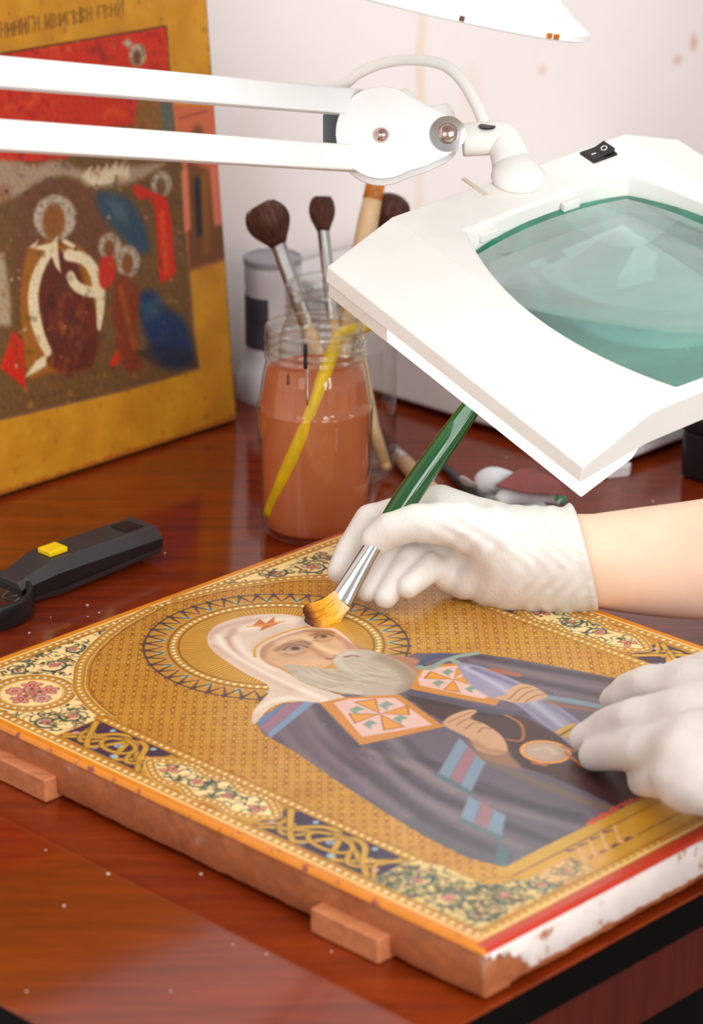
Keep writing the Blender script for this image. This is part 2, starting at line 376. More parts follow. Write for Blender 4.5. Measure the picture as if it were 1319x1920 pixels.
# ------------------------------------------------------------------ painter: flat colour on a fine mesh
class Paint:
    def __init__(s, x0, x1, y0, y1, step, base, tf=None):
        s.nx = int(round((x1-x0)/step))+1; s.ny = int(round((y1-y0)/step))+1
        s.xs = np.linspace(x0, x1, s.nx); s.ys = np.linspace(y0, y1, s.ny); s.st = step
        s.X, s.Y = np.meshgrid(s.xs, s.ys); s.C = np.empty((s.ny, s.nx, 3)); s.C[:] = np.array(base, float); s.A = np.zeros((s.ny, s.nx)); s.tf = tf; s.clip = None
    def tr(s, P, px):
        P = np.asarray(P, float)
        return s.tf(P) if px else P
    def win(s, P, m):
        i0 = max(0, int((P[:, 0].min()-m-s.xs[0])/s.st)); i1 = min(s.nx, int((P[:, 0].max()+m-s.xs[0])/s.st)+2)
        j0 = max(0, int((P[:, 1].min()-m-s.ys[0])/s.st)); j1 = min(s.ny, int((P[:, 1].max()+m-s.ys[0])/s.st)+2)
        return (slice(j0, j1), slice(i0, i1)) if i1 > i0 and j1 > j0 else None
    def put(s, w, a, col, gold=None):
        if s.clip is not None: a = a*s.clip[w]
        a = a[..., None]; s.C[w] = s.C[w]*(1-a)+np.asarray(col, float)*a
        s.A[w] = s.A[w]*(1-a[..., 0])+(gold or 0.0)*a[..., 0]
    @staticmethod
    def seg(X, Y, a, b):
        d = b-a; L = d@d+1e-12; t = np.clip(((X-a[0])*d[0]+(Y-a[1])*d[1])/L, 0, 1)
        return np.hypot(X-a[0]-t*d[0], Y-a[1]-t*d[1]), t
    def poly(s, P, col, soft=0.35, al=1.0, px=True, sm=0, gold=None, mask=False):
        P = np.asarray(P, float)
        if sm: P = spline(P, sm, True)
        P = s.tr(P, px); w = s.win(P, soft*2+1)
        if w is None: return
        X, Y = s.X[w], s.Y[w]; D = np.full(X.shape, 1e9); ins = np.zeros(X.shape, bool); n = len(P)
        for i in range(n):
            a, b = P[i], P[(i+1) % n]
            D = np.minimum(D, s.seg(X, Y, a, b)[0])
            c = ((a[1] > Y) != (b[1] > Y))
            with np.errstate(divide='ignore', invalid='ignore'): xi = (b[0]-a[0])*(Y-a[1])/(b[1]-a[1]+1e-15)+a[0]
            ins ^= c & (X < xi)
        sd = np.where(ins, D, -D); a = np.clip(sd/soft*0.5+0.5, 0, 1)
        if mask:
            M = np.zeros(s.X.shape); M[w] = a; return M
        s.put(w, a*al, col, gold)
    def line(s, P, wd, col, soft=0.35, al=1.0, px=True, sm=0, taper=None, gold=None, closed=False):
        P = np.asarray(P, float)
        if sm: P = spline(P, sm, closed)
        elif closed: P = np.vstack([P, P[:1]])
        P = s.tr(P, px); m = np.max(wd)+soft*2+1; w = s.win(P, m)
        if w is None: return
        X, Y = s.X[w], s.Y[w]; B = np.full(X.shape, -1e9); n = len(P)-1
        for i in range(n):
            D, t = s.seg(X, Y, P[i], P[i+1]); q = (i+t)/n
            h = wd/2 if taper is None else wd/2*(taper[0]+(taper[1]-taper[0])*q) if len(taper) == 2 else wd/2*np.interp(q, np.linspace(0, 1, len(taper)), taper)
            B = np.maximum(B, h-D)
        s.put(w, np.clip(B/soft*0.5+0.5, 0, 1)*al, col, gold)
    def dot(s, c, r, col, soft=0.35, al=1.0, px=False, gold=None, ry=None, rot=0.0):
        c = s.tr([c], px)[0]; ry = ry or r
        w = s.win(np.array([c]), max(r, ry)+soft*2+1)
        if w is None: return
        X, Y = s.X[w]-c[0], s.Y[w]-c[1]; ca, sa = math.cos(rot), math.sin(rot)
        q = np.hypot((X*ca+Y*sa)/r, (-X*sa+Y*ca)/ry)
        s.put(w, np.clip((1-q)*min(r, ry)/soft*0.5+0.5, 0, 1)*al, col, gold)
    def ring(s, c, r, wd, col, soft=0.35, al=1.0, gold=None, a0=0, a1=360):
        A = np.radians(np.linspace(a0, a1, 60)); s.line(np.c_[c[0]+r*np.cos(A), c[1]+r*np.sin(A)], wd, col, soft, al, False, gold=gold)
    def dots(s, P, sp, r, col, gold=None):
        P = np.asarray(P, float); d = np.r_[0, np.cumsum(np.hypot(*np.diff(P, axis=0).T))]
        for t in np.arange(sp*0.5, d[-1], sp): s.dot((np.interp(t, d, P[:, 0]), np.interp(t, d, P[:, 1])), r*random.uniform(.85, 1.1), col, gold=gold, ry=r*0.85)
    def soft_noise(s, sc, seed):
        r = np.random.default_rng(seed); out = np.zeros(s.X.shape)
        for k in range(7):
            f = 2*math.pi/(sc*r.uniform(.5, 1.6)); an = r.uniform(0, 6.28); out += np.sin(f*(s.X*math.cos(an)+s.Y*math.sin(an))+r.uniform(0, 6.28)+1.5*np.sin(f*.6*(s.X*math.sin(an)-s.Y*math.cos(an))+r.uniform(0, 6)))
        return out/7
    def build(s, name, fn, material, parent):
        V = fn(s.X.ravel(), s.Y.ravel()); base = org(parent)
        me = bpy.data.meshes.new(name); nx, ny = s.nx, s.ny
        i = np.arange(ny-1)[:, None]*nx+np.arange(nx-1)[None]; q = np.stack([i, i+nx, i+nx+1, i+1], -1).reshape(-1, 4)
        n = cross_up = None
        me.vertices.add(len(V)); me.vertices.foreach_set('co', (V-base).astype(np.float32).ravel())
        me.loops.add(q.size); me.loops.foreach_set('vertex_index', q.astype(np.int32).ravel())
        me.polygons.add(len(q)); me.polygons.foreach_set('loop_start', np.arange(0, q.size, 4, dtype=np.int32)); me.polygons.foreach_set('loop_total', np.full(len(q), 4, np.int32))
        me.update(calc_edges=True); me.polygons.foreach_set('use_smooth', np.ones(len(q), bool))
        at = me.color_attributes.new('paint', 'FLOAT_COLOR', 'POINT')
        c = np.concatenate([s2l(np.clip(s.C, 0, 255)/255.0), s.A[..., None]], -1).reshape(-1, 4)
        at.data.foreach_set('color', c.astype(np.float32).ravel())
        me.materials.append(material); o = link(bpy.data.objects.new(name, me)); o.parent = parent; return o
# ------------------------------------------------------------------ the painted panel lying on the desk
panel = empty('painted_panel', uv(IU/2, IV/2, T), 'gilded wooden icon panel of a white-bearded man lying flat on the desk', 'icon')
def side_ring(z, ins, jit, step=0.006):
    P = []
    for (a, b) in (((0, 0), (IU, 0)), ((IU, 0), (IU, IV)), ((IU, IV), (0, IV)), ((0, IV), (0, 0))):
        n = int(max(abs(b[0]-a[0]), abs(b[1]-a[1]))/step)
        for k in range(n): P.append((a[0]+(b[0]-a[0])*k/n, a[1]+(b[1]-a[1])*k/n))
    P = np.array(P); q = np.clip(P, ins, np.array([IU-ins, IV-ins]))
    return np.array([uv(u+rng.uniform(-jit, jit), v+rng.uniform(-jit, jit), z+rng.uniform(-jit, jit)) for u, v in q])
rings = [side_ring(T+0.0030, 0.0022, 0.0005), side_ring(T+0.0042, 0.0012, 0.0004), side_ring(T+0.015, 0.001, 0.0002), side_ring(TOP-0.0022, 0.001, 0.0002), side_ring(TOP-0.0012, 0.0022, 0.0)]
n = len(rings[0]); F = [(i*n+k, i*n+(k+1) % n, (i+1)*n+(k+1) % n, (i+1)*n+k) for i in range(4) for k in range(n)]+[tuple(range(n))[::-1], tuple(4*n+k for k in range(n))]
mesh('board', np.vstack(rings), F, MT['panel_wood'], panel, auto=50)
G().uvbox(0.0030, 0.020, 0.002, IV-0.0012, T+0.0022, T+0.007).make('side_slat', MT['panel_wood'], panel, bevel=0.0008)
def at_side(px, py): return atp(px, py, uv(0, 0, 0), E1)
for (x0, x1, y) in ((0, 104, 1455), (600, 728, 1740)):
    va = float(at_side(x0, y-22*(1 if x0 else 1))@E2-A0); vb = float(at_side(x1, y+32)@E2-A0)
    if x0 == 0: va -= 0.02
    G().uvbox(-0.0065, 0.09, va, vb, T+0.0003, T+0.0135).make('batten', MT['batten_wood'], panel, bevel=0.0012)
# chipped white gesso on the lower edge
gs = []; nz = 90
nz = 130
for j, (z, o_) in enumerate(((T+0.0062, 0.0), (T+0.0075, 0.0012), (T+0.018, 0.0013), (TOP-0.0028, 0.0011), (TOP-0.0018, 0.0))):
    for k in range(nz):
        u = 0.0012+(IU-0.0024)*k/(nz-1); w = 0.0005*math.sin(k*1.7)+0.0004*math.sin(k*0.77+1)
        zl = T+.0062 if u > .030 else TOP-.0042-(u/.030)**2*.013+.002*math.sin(k*2.3)
        gs.append(uv(u, IV-0.0012+o_+rng.uniform(-.00015, .00015), max(z+(w if j < 2 else 0), zl if j < 4 else z)))
mesh('gesso_edge', gs, [(j*nz+k, j*nz+k+1, (j+1)*nz+k+1, (j+1)*nz+k) for j in range(4) for k in range(nz-1)], MT['gesso'], panel, smooth=True)
def px2mm(P):
    W_ = onz(P, TOP); return np.c_[(W_@E1-B0)*1000, (W_@E2-A0)*1000]
GOLD = (212, 154, 54)
pt = Paint(0, 340, 0, 409.3, 0.46, GOLD, px2mm)
pt.A[:] = 1.0
N1 = pt.soft_noise(60, 1); N2 = pt.soft_noise(14, 2); N3 = pt.soft_noise(4, 3)
def tint(m, col, a):
    a = (np.clip(m, 0, 1)*a)[..., None]; pt.C[:] = pt.C*(1-a)+np.array(col, float)*a
tint(N1*1.4, (196, 118, 34), 0.5); tint(-N1*1.4, (206, 156, 62), 0.5); tint(N2, (186, 112, 40), 0.3); tint(N3*1.3, (160, 92, 34), 0.25)
# honeycomb tooling: chains of rings between columns of short bars
U, V = pt.X, pt.Y
fld = pt.poly([(46, 92), (58, 66), (66, 56), (84, 38), (108, 24), (134, 14), (165, 7), (205, 7), (232, 13), (258, 26), (280, 42), (288, 62), (295, 92), (295, 361), (46, 361)], (0, 0, 0), px=False, sm=3, mask=True)
aa, bb = (U+V)/math.sqrt(2), (V-U)/math.sqrt(2)
PA, PB = 2.75, 7.0
ia = np.floor(aa/PA); fa = (aa/PA-ia-0.5)*PA; odd = (ia % 2 == 0)
fb = (bb/PB-np.floor(bb/PB)-0.5)*PB
q = np.hypot(fa/1.2, fb/3.1); ringm = np.exp(-((q-0.95)/0.30)**2)
fb2 = (bb/3.5-np.floor(bb/3.5)-0.5)*3.5; barm = np.exp(-(fb2/0.62)**2)*(np.abs(fa) < 1.1)
tool = np.where(odd, ringm, barm)*(0.75+0.45*N2)*fld
pt.C = pt.C*(1-(np.clip(tool, 0, 1)*0.8)[..., None])+np.array((126, 72, 26.))*(np.clip(tool, 0, 1)*0.8)[..., None]
lit = np.where(odd, np.exp(-(q/0.55)**2), 0.4)*fld*0.5
pt.C = pt.C*(1-lit[..., None])+np.array((240, 190, 88.))*lit[..., None]
CREAM, PEARL, BROWN, TEAL, LEAF, PINK, NAVY, DRED = (248, 216, 150), (250, 234, 196), (120, 66, 22), (52, 74, 76), (120, 134, 52), (214, 138, 124), (50, 38, 66), (128, 40, 30)
def P_(*a): return np.array(a, float)
# outer frame: orange edge, cream line, pearled band
fr = 1-pt.poly([(5.6, 5.6), (334.4, 5.6), (334.4, 403.7), (5.6, 403.7)], (0, 0, 0), px=False, mask=True)
pt.C = pt.C*(1-fr[..., None])+np.array((222, 132, 18.))*fr[..., None]; pt.A *= (1-fr*0.9)
chip = np.clip((N2+0.8*N3-0.55)*6, 0, 1)*fr
mar = ((U < 4.2) | ((V < 5) & (U > 250)) | ((U > 335) & (V < 60) & (V > 30)))
pt.C = pt.C*(1-(chip*mar)[..., None])+np.array((150, 66, 56.))*(chip*mar)[..., None]
redb = np.clip((V-402.2)/0.6, 0, 1)*(U > 2); pt.C = pt.C*(1-redb[..., None])+np.array((196, 58, 34.))*redb[..., None]
redt = np.clip((U-262)/3, 0, 1)*np.clip((4.6-V)/.6, 0, 1); pt.C = pt.C*(1-redt[..., None])+np.array((170, 70, 60.))*redt[..., None]
for i, (w, c) in enumerate(((1.3, CREAM), (0, 0))):
    if w: pt.line([(6.4, 6.4), (333.6, 6.4), (333.6, 400.5), (6.4, 400.5)], w, c, px=False, closed=True)
pt.line([(12.6, 12.2), (327.4, 12.2), (327.4, 396), (12.6, 396)], 0.7, BROWN, px=False, closed=True, al=.7)
pt.dots([(9.6, 9.4), (330.4, 9.4)], 5.2, 1.25, PEARL); pt.dots([(9.6, 9.4), (9.6, 399)], 5.2, 1.3, PEARL); pt.dots([(330.4, 9.4), (330.4, 399)], 5.2, 1.25, PEARL)
pt.dots([(9.6, 398.3), (140, 398.3)], 5.2, 1.1, (232, 200, 120))
def flower(c, r, n=6, col=PINK, rot=0.0):
    for k in range(n):
        a = rot+2*math.pi*k/n; pt.dot((c[0]+r*.55*math.cos(a), c[1]+r*.55*math.sin(a)), r*.48, (120, 56, 50), ry=r*.36, rot=a); 
    for k in range(n):
        a = rot+2*math.pi*k/n; pt.dot((c[0]+r*.55*math.cos(a), c[1]+r*.55*math.sin(a)), r*.40, col, ry=r*.27, rot=a)
    pt.dot(c, r*.28, DRED); pt.dot(c, r*.13, CREAM)
def leaf(c, L, a, col=LEAF):
    d = np.array([math.cos(a), math.sin(a)]); nn = np.array([-d[1], d[0]])
    P = [c, c+d*L*.35+nn*L*.26, c+d*L*.7+nn*L*.16, c+d*L, c+d*L*.65-nn*L*.14, c+d*L*.3-nn*L*.22]
    pt.poly(P, (44, 58, 44), px=False, sm=3, soft=.3); pt.poly([c+(p-c)*.78+d*L*.08 for p in np.array(P)], col, px=False, sm=3, soft=.3)
def scroll(c, r, a0, turn, w=1.7, col=TEAL, fl=True):
    A = np.linspace(0, turn, 26); R = r*(1-0.62*np.linspace(0, 1, 26)**1.1)
    P = np.c_[c[0]+R*np.cos(a0+A), c[1]+R*np.sin(a0+A)]
    pt.line(P, w+0.9, CREAM, px=False, al=.8); pt.line(P, w, col, px=False, taper=(1.2, .55))
    for k in (4, 10, 16, 21):
        p = P[k]; out = nrm(p-np.array(c)); an = math.atan2(out[1], out[0])
        leaf(p, r*.55 if k < 15 else r*.32, an+random.uniform(-.7, .7)+(0 if k % 2 else math.pi*.0), random.choice((LEAF, (64, 92, 62), TEAL)))
    if fl: flower(np.array(c), r*.42, 5, PINK, random.random())
def foliage(mask, items, extra=14, bg=CREAM):
    w = (slice(None), slice(None)); pt.clip = None; pt.put(w, mask, bg)
    pt.clip = mask
    ys, xs = np.where(mask > .8)
    def tendrils(m_, w0):
        for k in range(m_):
            i = random.randrange(len(ys)); c = np.array((pt.X[ys[i], xs[i]], pt.Y[ys[i], xs[i]])); a = random.uniform(0, 6.28)
            t = np.linspace(0, 1, 8); L = random.uniform(5, 11); b = random.choice((-1, 1))*random.uniform(1.2, 3.2)
            P = np.c_[c[0]+L*t*np.cos(a+b*t), c[1]+L*t*np.sin(a+b*t)]
            pt.line(P, w0*random.uniform(.7, 1.2), random.choice((TEAL, (60, 84, 70), (74, 66, 60), (96, 72, 50))), px=False, taper=(1.2, .3))
            if k % 2: leaf(P[3], random.uniform(2.6, 4.6), a+b+random.choice((-.9, .9)), random.choice((LEAF, (64, 92, 62), (140, 146, 70))))
            if k % 5 == 0: pt.dot(P[-1], 1.1, random.choice((PINK, DRED, (196, 120, 104))))
    tendrils(extra*5, 1.15)
    for it in items: scroll(*it)
    tendrils(extra*2, .9)
    pt.clip = None
def border(P, closed=False, w=6.2, sp=4.6, r=1.1):
    pt.line(P, w+1.2, (250, 214, 140), px=False, closed=closed); pt.line(P, w, BROWN, px=False, closed=closed); pt.line(P, w-0.9, (206, 150, 52), px=False, closed=closed, gold=1.0)
    Q = np.vstack([P, P[:1]]) if closed else np.asarray(P)
    pt.dots(Q, sp, r, PEARL)
ARCH = spline([(46, 100), (50, 84), (58, 66), (66, 56), (84, 38), (108, 24), (134, 14), (160, 8.5)], 6)
def mir(P): P = np.array(P, float); P[:, 0] = 340-P[:, 0]; return P
for side in (0, 1):
    f = (lambda P: np.array(P, float)) if not side else mir
    fx = (lambda c: c) if not side else (lambda c: (340-c[0], c[1]))
    reg = np.vstack([f([(12.8, 12.6)]), f([(160, 12.6)]), f(ARCH)[::-1], f([(46, 100), (12.8, 100)])])
    mk = pt.poly(reg, 0, px=False, mask=True)
    foliage(mk, [(fx((92, 21)), 7, 0, 5), (fx((120, 16)), 4.4, 2, 5), (fx((70, 30)), 9, 3, -5.2), (fx((20, 84)), 7.5, 2, 5.2), (fx((34, 88)), 7, 4, -5.2), (fx((24, 22)), 6, 1, 5), (fx((52, 22)), 5, 1, 5)], 26)
    c = fx((38, 50)); pt.dot(c, 24.5, (250, 214, 140)); pt.dot(c, 23.6, BROWN); pt.dot(c, 23, (206, 150, 52), gold=1.0); pt.dot(c, 17.6, CREAM); pt.dot(c, 17.2, BROWN, al=.5); pt.dot(c, 16.7, CREAM)
    A = np.radians(np.linspace(0, 360, 90)); pt.dots(np.c_[c[0]+20.2*np.cos(A), c[1]+20.2*np.sin(A)], 4.4, 1.15, (226, 224, 214))
    for k in range(5):
        a = k*1.2566+.4; fc = np.array((c[0]+9.5*math.cos(a), c[1]+9.5*math.sin(a)))
        pt.line([c, fc], 1.3, (56, 92, 60), px=False); leaf(np.array(c)+(fc-c)*.4, 5, a+.9); leaf(np.array(c)+(fc-c)*.5, 4.5, a-.9, TEAL)
        flower(fc, 5.2 if k % 2 else 6.0, 8 if k % 2 else 5, PINK if k != 1 else (206, 150, 140), a)
    flower(np.array(c), 4.2, 6, (198, 120, 110))
    border(f(ARCH))
    pt.line(f(spline([(50, 104), (54, 88), (62, 70), (70, 60), (88, 42), (111, 28.5), (136, 19), (165, 13)], 5)), 0.8, BROWN, px=False, al=.8)
    # side border: interlace panels around a leafy cartouche
    def knot(v0, v1):
        mk = pt.poly(f([(14, v0), (40, v0), (40, v1), (14, v1)]), 0, px=False, mask=True)
        pt.put((slice(None), slice(None)), mk, NAVY); pt.clip = mk
        vm = (v0+v1)/2; h = (v1-v0)/2
        def gl(P, w=3.0): pt.line(f(P), w+1.0, (92, 56, 26), px=False, sm=4); pt.line(f(P), w, (214, 166, 66), px=False, sm=4, gold=1.0)
        for s1 in (-1, 1):
            gl([(15, vm+s1*h*.9), (24, vm+s1*h*.62), (36, vm+s1*h*.35), (36, vm+s1*h*.05), (18, vm-s1*h*.25), (18, vm-s1*h*.45), (38, vm-s1*h*.95)])
            gl([(38, vm+s1*h*.9), (22, vm+s1*h*.75), (18, vm+s1*h*.5), (34, vm+s1*h*.2), (34, vm-s1*h*.15), (20, vm-s1*h*.7)], 2.4)
            gl([(16, vm+s1*h*.99), (27, vm+s1*h*.78), (38, vm+s1*h*.99)], 2.2)
            pt.dot(fx((27, vm+s1*h*.66)), 2.0, (236, 190, 90), rot=.8, ry=2.4); pt.dot(fx((27, vm+s1*h*.66)), 1.0, (150, 60, 30))
            pt.dot(fx((17, vm+s1*h*.25)), 1.8, (150, 186, 196), ry=2.4); pt.dot(fx((37, vm+s1*h*.5)), 1.6, (150, 186, 196)); pt.dot(fx((22, vm+s1*h*.88)), 1.6, (212, 150, 150))
        A = np.radians(np.linspace(0, 360, 40)); gl(np.c_[27+7*np.cos(A), vm+h*.34*np.sin(A)][::4], 2.4); pt.dot(fx((27, vm)), 2.2, (150, 186, 196)); pt.dot(fx((27, vm)), 1.0, (150, 60, 30))
        pt.clip = None
    knot(101, 164); knot(246, 326)
    cart = f(spline([(27, 158), (34, 166), (39, 178), (36, 190), (40, 203), (36, 216), (39, 228), (34, 240), (27, 248), (20, 240), (15, 228), (18, 216), (14, 203), (18, 190), (15, 178), (20, 166)], 4, True))
    mk = pt.poly(cart, 0, px=False, mask=True); foliage(mk, [(fx((27, 192)), 8, 0, 5), (fx((27, 214)), 8, 3, 5)], 9)
    flower(np.array(fx((27, 172))), 5.5, 3, PINK, 1.57); flower(np.array(fx((27, 235))), 5.5, 3, PINK, -1.57)
    border(cart, True, 4.6, 4.0, .95)
    pt.line(f([(42.8, 100), (42.8, 366)]), 6.2, BROWN, px=False); pt.line(f([(42.8, 100), (42.8, 366)]), 5.2, (206, 150, 52), px=False, gold=1.0); pt.dots(f([(42.8, 102), (42.8, 362)]), 4.8, 1.05, PEARL)
    # lower corner
    mk = pt.poly(f([(13.5, 326), (40, 326), (47, 340), (47, 368), (66, 378), (96, 378), (96, 394), (13.5, 394)]), 0, px=False, mask=True)
    foliage(mk, [(fx((28, 342)), 8, 0, 5), (fx((26, 364)), 9, 3, -5), (fx((24, 384)), 7, 1, 5), (fx((46, 382)), 8, 2, 5), (fx((66, 386)), 6, 4, -5), (fx((84, 386)), 5, 0, 5)], 26, (222, 190, 118))
    if side == 0:
        for cc, rr_ in (((30, 350), 9), ((50, 374), 10), ((24, 374), 6)): pt.ring(cc, rr_, 1.0, (96, 90, 60), al=.7)
# bottom band: gilded rail with rubbed knotwork
pt.poly([(62, 361), (278, 361), (278, 394), (96, 394), (96, 378), (66, 378)], (212, 158, 50), px=False, gold=1.0)
pt.line([(62, 371), (278, 371)], 0.9, (96, 54, 60), px=False); pt.line([(106, 386), (278, 386)], 0.9, (96, 54, 40), px=False)
for k, x in enumerate((104, 112, 121, 131)):
    pt.line([(x-6, 385), (x-1, 378), (x+5, 372)], 1.8, (222, 170, 120), px=False, sm=4); pt.line([(x-6, 373), (x, 380), (x+4, 386)], 1.8, (206, 150, 70), px=False, sm=4)
    pt.line([(x-4, 373), (x+1, 374.5)], 1.9, (70, 44, 74), px=False, taper=(1, .3)); pt.line([(x-3, 385.5), (x+2, 384)], 1.9, (70, 44, 74), px=False, taper=(1, .3))
mk = pt.poly([(70, 377), (106, 376), (118, 384), (100, 394), (72, 394)], 0, px=False, mask=True); tint(mk*(0.55+.4*N2), (226, 164, 104), 0.8)
tint(np.exp(-(((U-176)/26)**2+((V-378)/9)**2)), (236, 168, 10), .8)
pt.line([(62, 364), (278, 364)], 5.0, (206, 160, 60), px=False, gold=1.0, al=.85)
# ---- halo
hc = P_(174.5, 97); R0 = 73.5
pt.dot(hc, R0, (204, 152, 58), gold=1.0)
nzr = np.hypot(U-hc[0], V-hc[1]); ang = np.arctan2(V-hc[1], U-hc[0])
rays_ = np.clip(np.cos(ang*150+3*np.sin(ang*9))*1.2, -1, 1)*((nzr < 53)&(nzr > 22)); pt.C += (rays_*(1-np.clip((nzr-48)/6, 0, 1)))[..., None]*np.array((-30, -30, -22.))
tint(((nzr < 54)*np.clip(1-(nzr-20)/40, 0, 1))*.5, (214, 150, 44), .6)
pt.ring(hc, R0, 1.2, (70, 50, 62)); pt.ring(hc, 60, .9, BROWN); pt.ring(hc, 54.3, .8, BROWN)
A = np.radians(np.linspace(0, 360, 200)); pt.dots(np.c_[hc[0]+57.2*np.cos(A), hc[1]+57.2*np.sin(A)], 4.3, 1.25, PEARL)
NT = 46
for k in range(NT):
    a0 = 2*math.pi*k/NT; a1 = 2*math.pi*(k+.5)/NT; a2 = 2*math.pi*(k+1)/NT
    o = lambda a, r: (hc[0]+r*math.cos(a), hc[1]+r*math.sin(a))
    pt.poly([o(a0+.02, 62), o(a2-.02, 62), o(a1, 69)], ((156, 186, 170) if k % 2 else (220, 150, 96)), px=False, al=.8)
    pt.line([o(a0, 72.5), o(a1, 62.5), o(a2, 72.5)], 1.0, (88, 62, 56), px=False, taper=(2.0, .7, 2.0))
    pt.line([o(a0, 75), o(a0, 73)], 1.3, (70, 50, 62), px=False); pt.poly([o(a0-.028, 73), o(a0+.028, 73), o(a0, 69.5)], (78, 54, 62), px=False)
# ---- the figure (traced flat)
def K(ox, oy, sc): return lambda *p: [(ox+x/sc, oy+y/sc) for x, y in p]
k2 = K(260, 1060, 2.1983); k3 = K(700, 1130, 2.131); kf = lambda *p: list(p)
ROBE = (100, 86, 100)
pt.poly(kf((480, 1352), (492, 1375), (550, 1408), (640, 1470), (720, 1522), (800, 1570), (880, 1610), (948, 1626), (1000, 1598), (1100, 1549), (1200, 1499), (1290, 1452), (1350, 1420), (1330, 1330), (1230, 1288), (1160, 1273), (1060, 1253), (960, 1234), (900, 1226), (860, 1225), (780, 1225), (740, 1240), (700, 1290), (595, 1312), (530, 1320)), ROBE)
rb = pt.poly(kf((480, 1352), (492, 1375), (550, 1408), (640, 1470), (720, 1522), (800, 1570), (880, 1610), (948, 1626), (1000, 1598), (1100, 1549), (1200, 1499), (1290, 1452), (1350, 1420), (1330, 1330), (1230, 1288), (1160, 1273), (1060, 1253), (960, 1234), (900, 1226), (860, 1225), (780, 1225), (740, 1240), (700, 1290), (595, 1312), (530, 1320)), 0, mask=True)
pt.clip = rb
# near shoulder folds
for P, w, c, a in (
    (k2((600, 640), (640, 720), (720, 800), (820, 870)), 9, (138, 118, 116), .85), (k2((660, 600), (720, 700), (820, 790), (930, 860)), 7, (58, 46, 60), .9),
    (k2((700, 590), (770, 680), (880, 770), (1000, 840)), 7, (136, 116, 116), .8), (k2((760, 610), (850, 710), (960, 780), (1100, 850)), 7, (60, 48, 60), .8),
    (k2((930, 760), (1040, 800), (1180, 850), (1300, 930)), 8, (138, 118, 116), .8), (k2((1010, 730), (1120, 790), (1250, 830)), 6, (58, 46, 60), .9),
    (k2((560, 720), (640, 800), (760, 900), (900, 990)), 8, (70, 58, 72), .8),
    (k3((0, 560), (90, 660), (230, 760), (400, 830), (560, 900), (720, 960)), 7, (58, 48, 60), .85), (k3((0, 600), (110, 720), (260, 820), (430, 910), (600, 980)), 7, (134, 118, 124), .8),
    (k3((0, 700), (120, 800), (280, 900), (450, 980), (600, 1030)), 8, (64, 56, 66), .85), (k3((60, 540), (140, 620), (260, 710), (420, 790), (620, 850), (800, 900)), 7, (134, 118, 124), .8),
    (k3((130, 550), (230, 650), (400, 740), (600, 800), (820, 850)), 6, (60, 50, 62), .8), (k3((380, 560), (470, 650), (640, 740), (830, 810), (960, 850)), 8, (100, 86, 100), .8),
    (k3((0, 790), (140, 880), (300, 970), (470, 1040)), 8, (82, 82, 86), .8), (k3((430, 720), (600, 800), (780, 860), (900, 880)), 6, (62, 52, 64), .7),
    (k3((420, 620), (560, 680), (700, 740), (860, 800), (980, 830)), 3, (122, 104, 70), .8), (k3((460, 640), (620, 700), (800, 770), (940, 820)), 2, (130, 110, 76), .6)):
    pt.line(P, w, c, 3.0, a, sm=4, taper=(.5, 1, .7))
for P, c in ((kf((595, 1318), (640, 1390), (720, 1470), (800, 1530)), (70, 58, 72)), (kf((560, 1330), (600, 1400), (680, 1470), (760, 1530)), (128, 110, 116)), (kf((530, 1345), (570, 1400), (640, 1455)), (80, 68, 82))):
    pt.line(P, 7, c, 3, .7, sm=4)
# far shoulder
for P, w, c, a in ((k3((420, 215), (600, 250), (800, 285), (960, 315)), 6, (62, 54, 64), .9), (k3((400, 235), (600, 275), (800, 320), (950, 345)), 4, (120, 108, 112), .8), (k3((560, 300), (740, 335), (900, 370)), 6, (70, 60, 68), .9), (k3((600, 330), (760, 360), (900, 395)), 4, (116, 104, 108), .6)):
    pt.line(P, w, c, 2.2, a, sm=4)
# dark inside of the mantle
pt.poly(k3((130, 365), (330, 405), (600, 455), (760, 540), (900, 600), (1060, 690), (1180, 760), (1110, 800), (1000, 830), (860, 760), (700, 690), (600, 660), (540, 600), (420, 560), (330, 500), (200, 430)), (66, 38, 40), soft=1.0)
pt.line(k3((140, 350), (330, 400), (520, 440), (640, 445)), 7, (76, 70, 92), 1.5, .9, sm=4)
pt.line(k3((700, 650), (860, 720), (1000, 790), (1080, 800)), 5, (84, 40, 40), 2, .6, sm=3)
pt.line(k3((150, 385), (330, 420), (560, 470)), 4, (40, 30, 36), 1.5, .8, sm=4)
# blue and pink source stripes
def stripes(q, cols, edges=None):
    a, b, c, d = (np.array(x) for x in q); n = len(cols)
    for i, cl in enumerate(cols):
        t0, t1 = (i/n, (i+1)/n) if edges is None else (edges[i], edges[i+1])
        pt.poly([a+(b-a)*t0, a+(b-a)*t1, d+(c-d)*t1, d+(c-d)*t0], cl, soft=.6)
BL, PK, TL = (126, 144, 164), (158, 110, 120), (78, 108, 112)
stripes(k2((484, 650), (545, 712), (735, 560), (560, 572)), [(96, 122, 156), (150, 108, 124), (118, 144, 172)], (0, .3, .72, 1.0))
stripes(k3((345, 540), (450, 640), (388, 762), (255, 690)), [BL, PK, BL], (0, .33, .66, 1.0)); pt.line(k3((262, 690), (385, 758)), 4, TL, .8, .9)
stripes(k3((382, 775), (530, 852), (512, 945), (348, 862)), [BL, PK, BL], (0, .33, .66, 1.0)); pt.line(k3((352, 868), (510, 940)), 4, TL, .8, .8)
pt.poly(k3((500, 965), (552, 990), (530, 1062), (486, 1050)), TL, soft=1.2, al=.9); pt.poly(k3((556, 1000), (620, 1010), (600, 1040), (548, 1050)), (110, 116, 130), soft=1.5, al=.6)
pt.clip = None
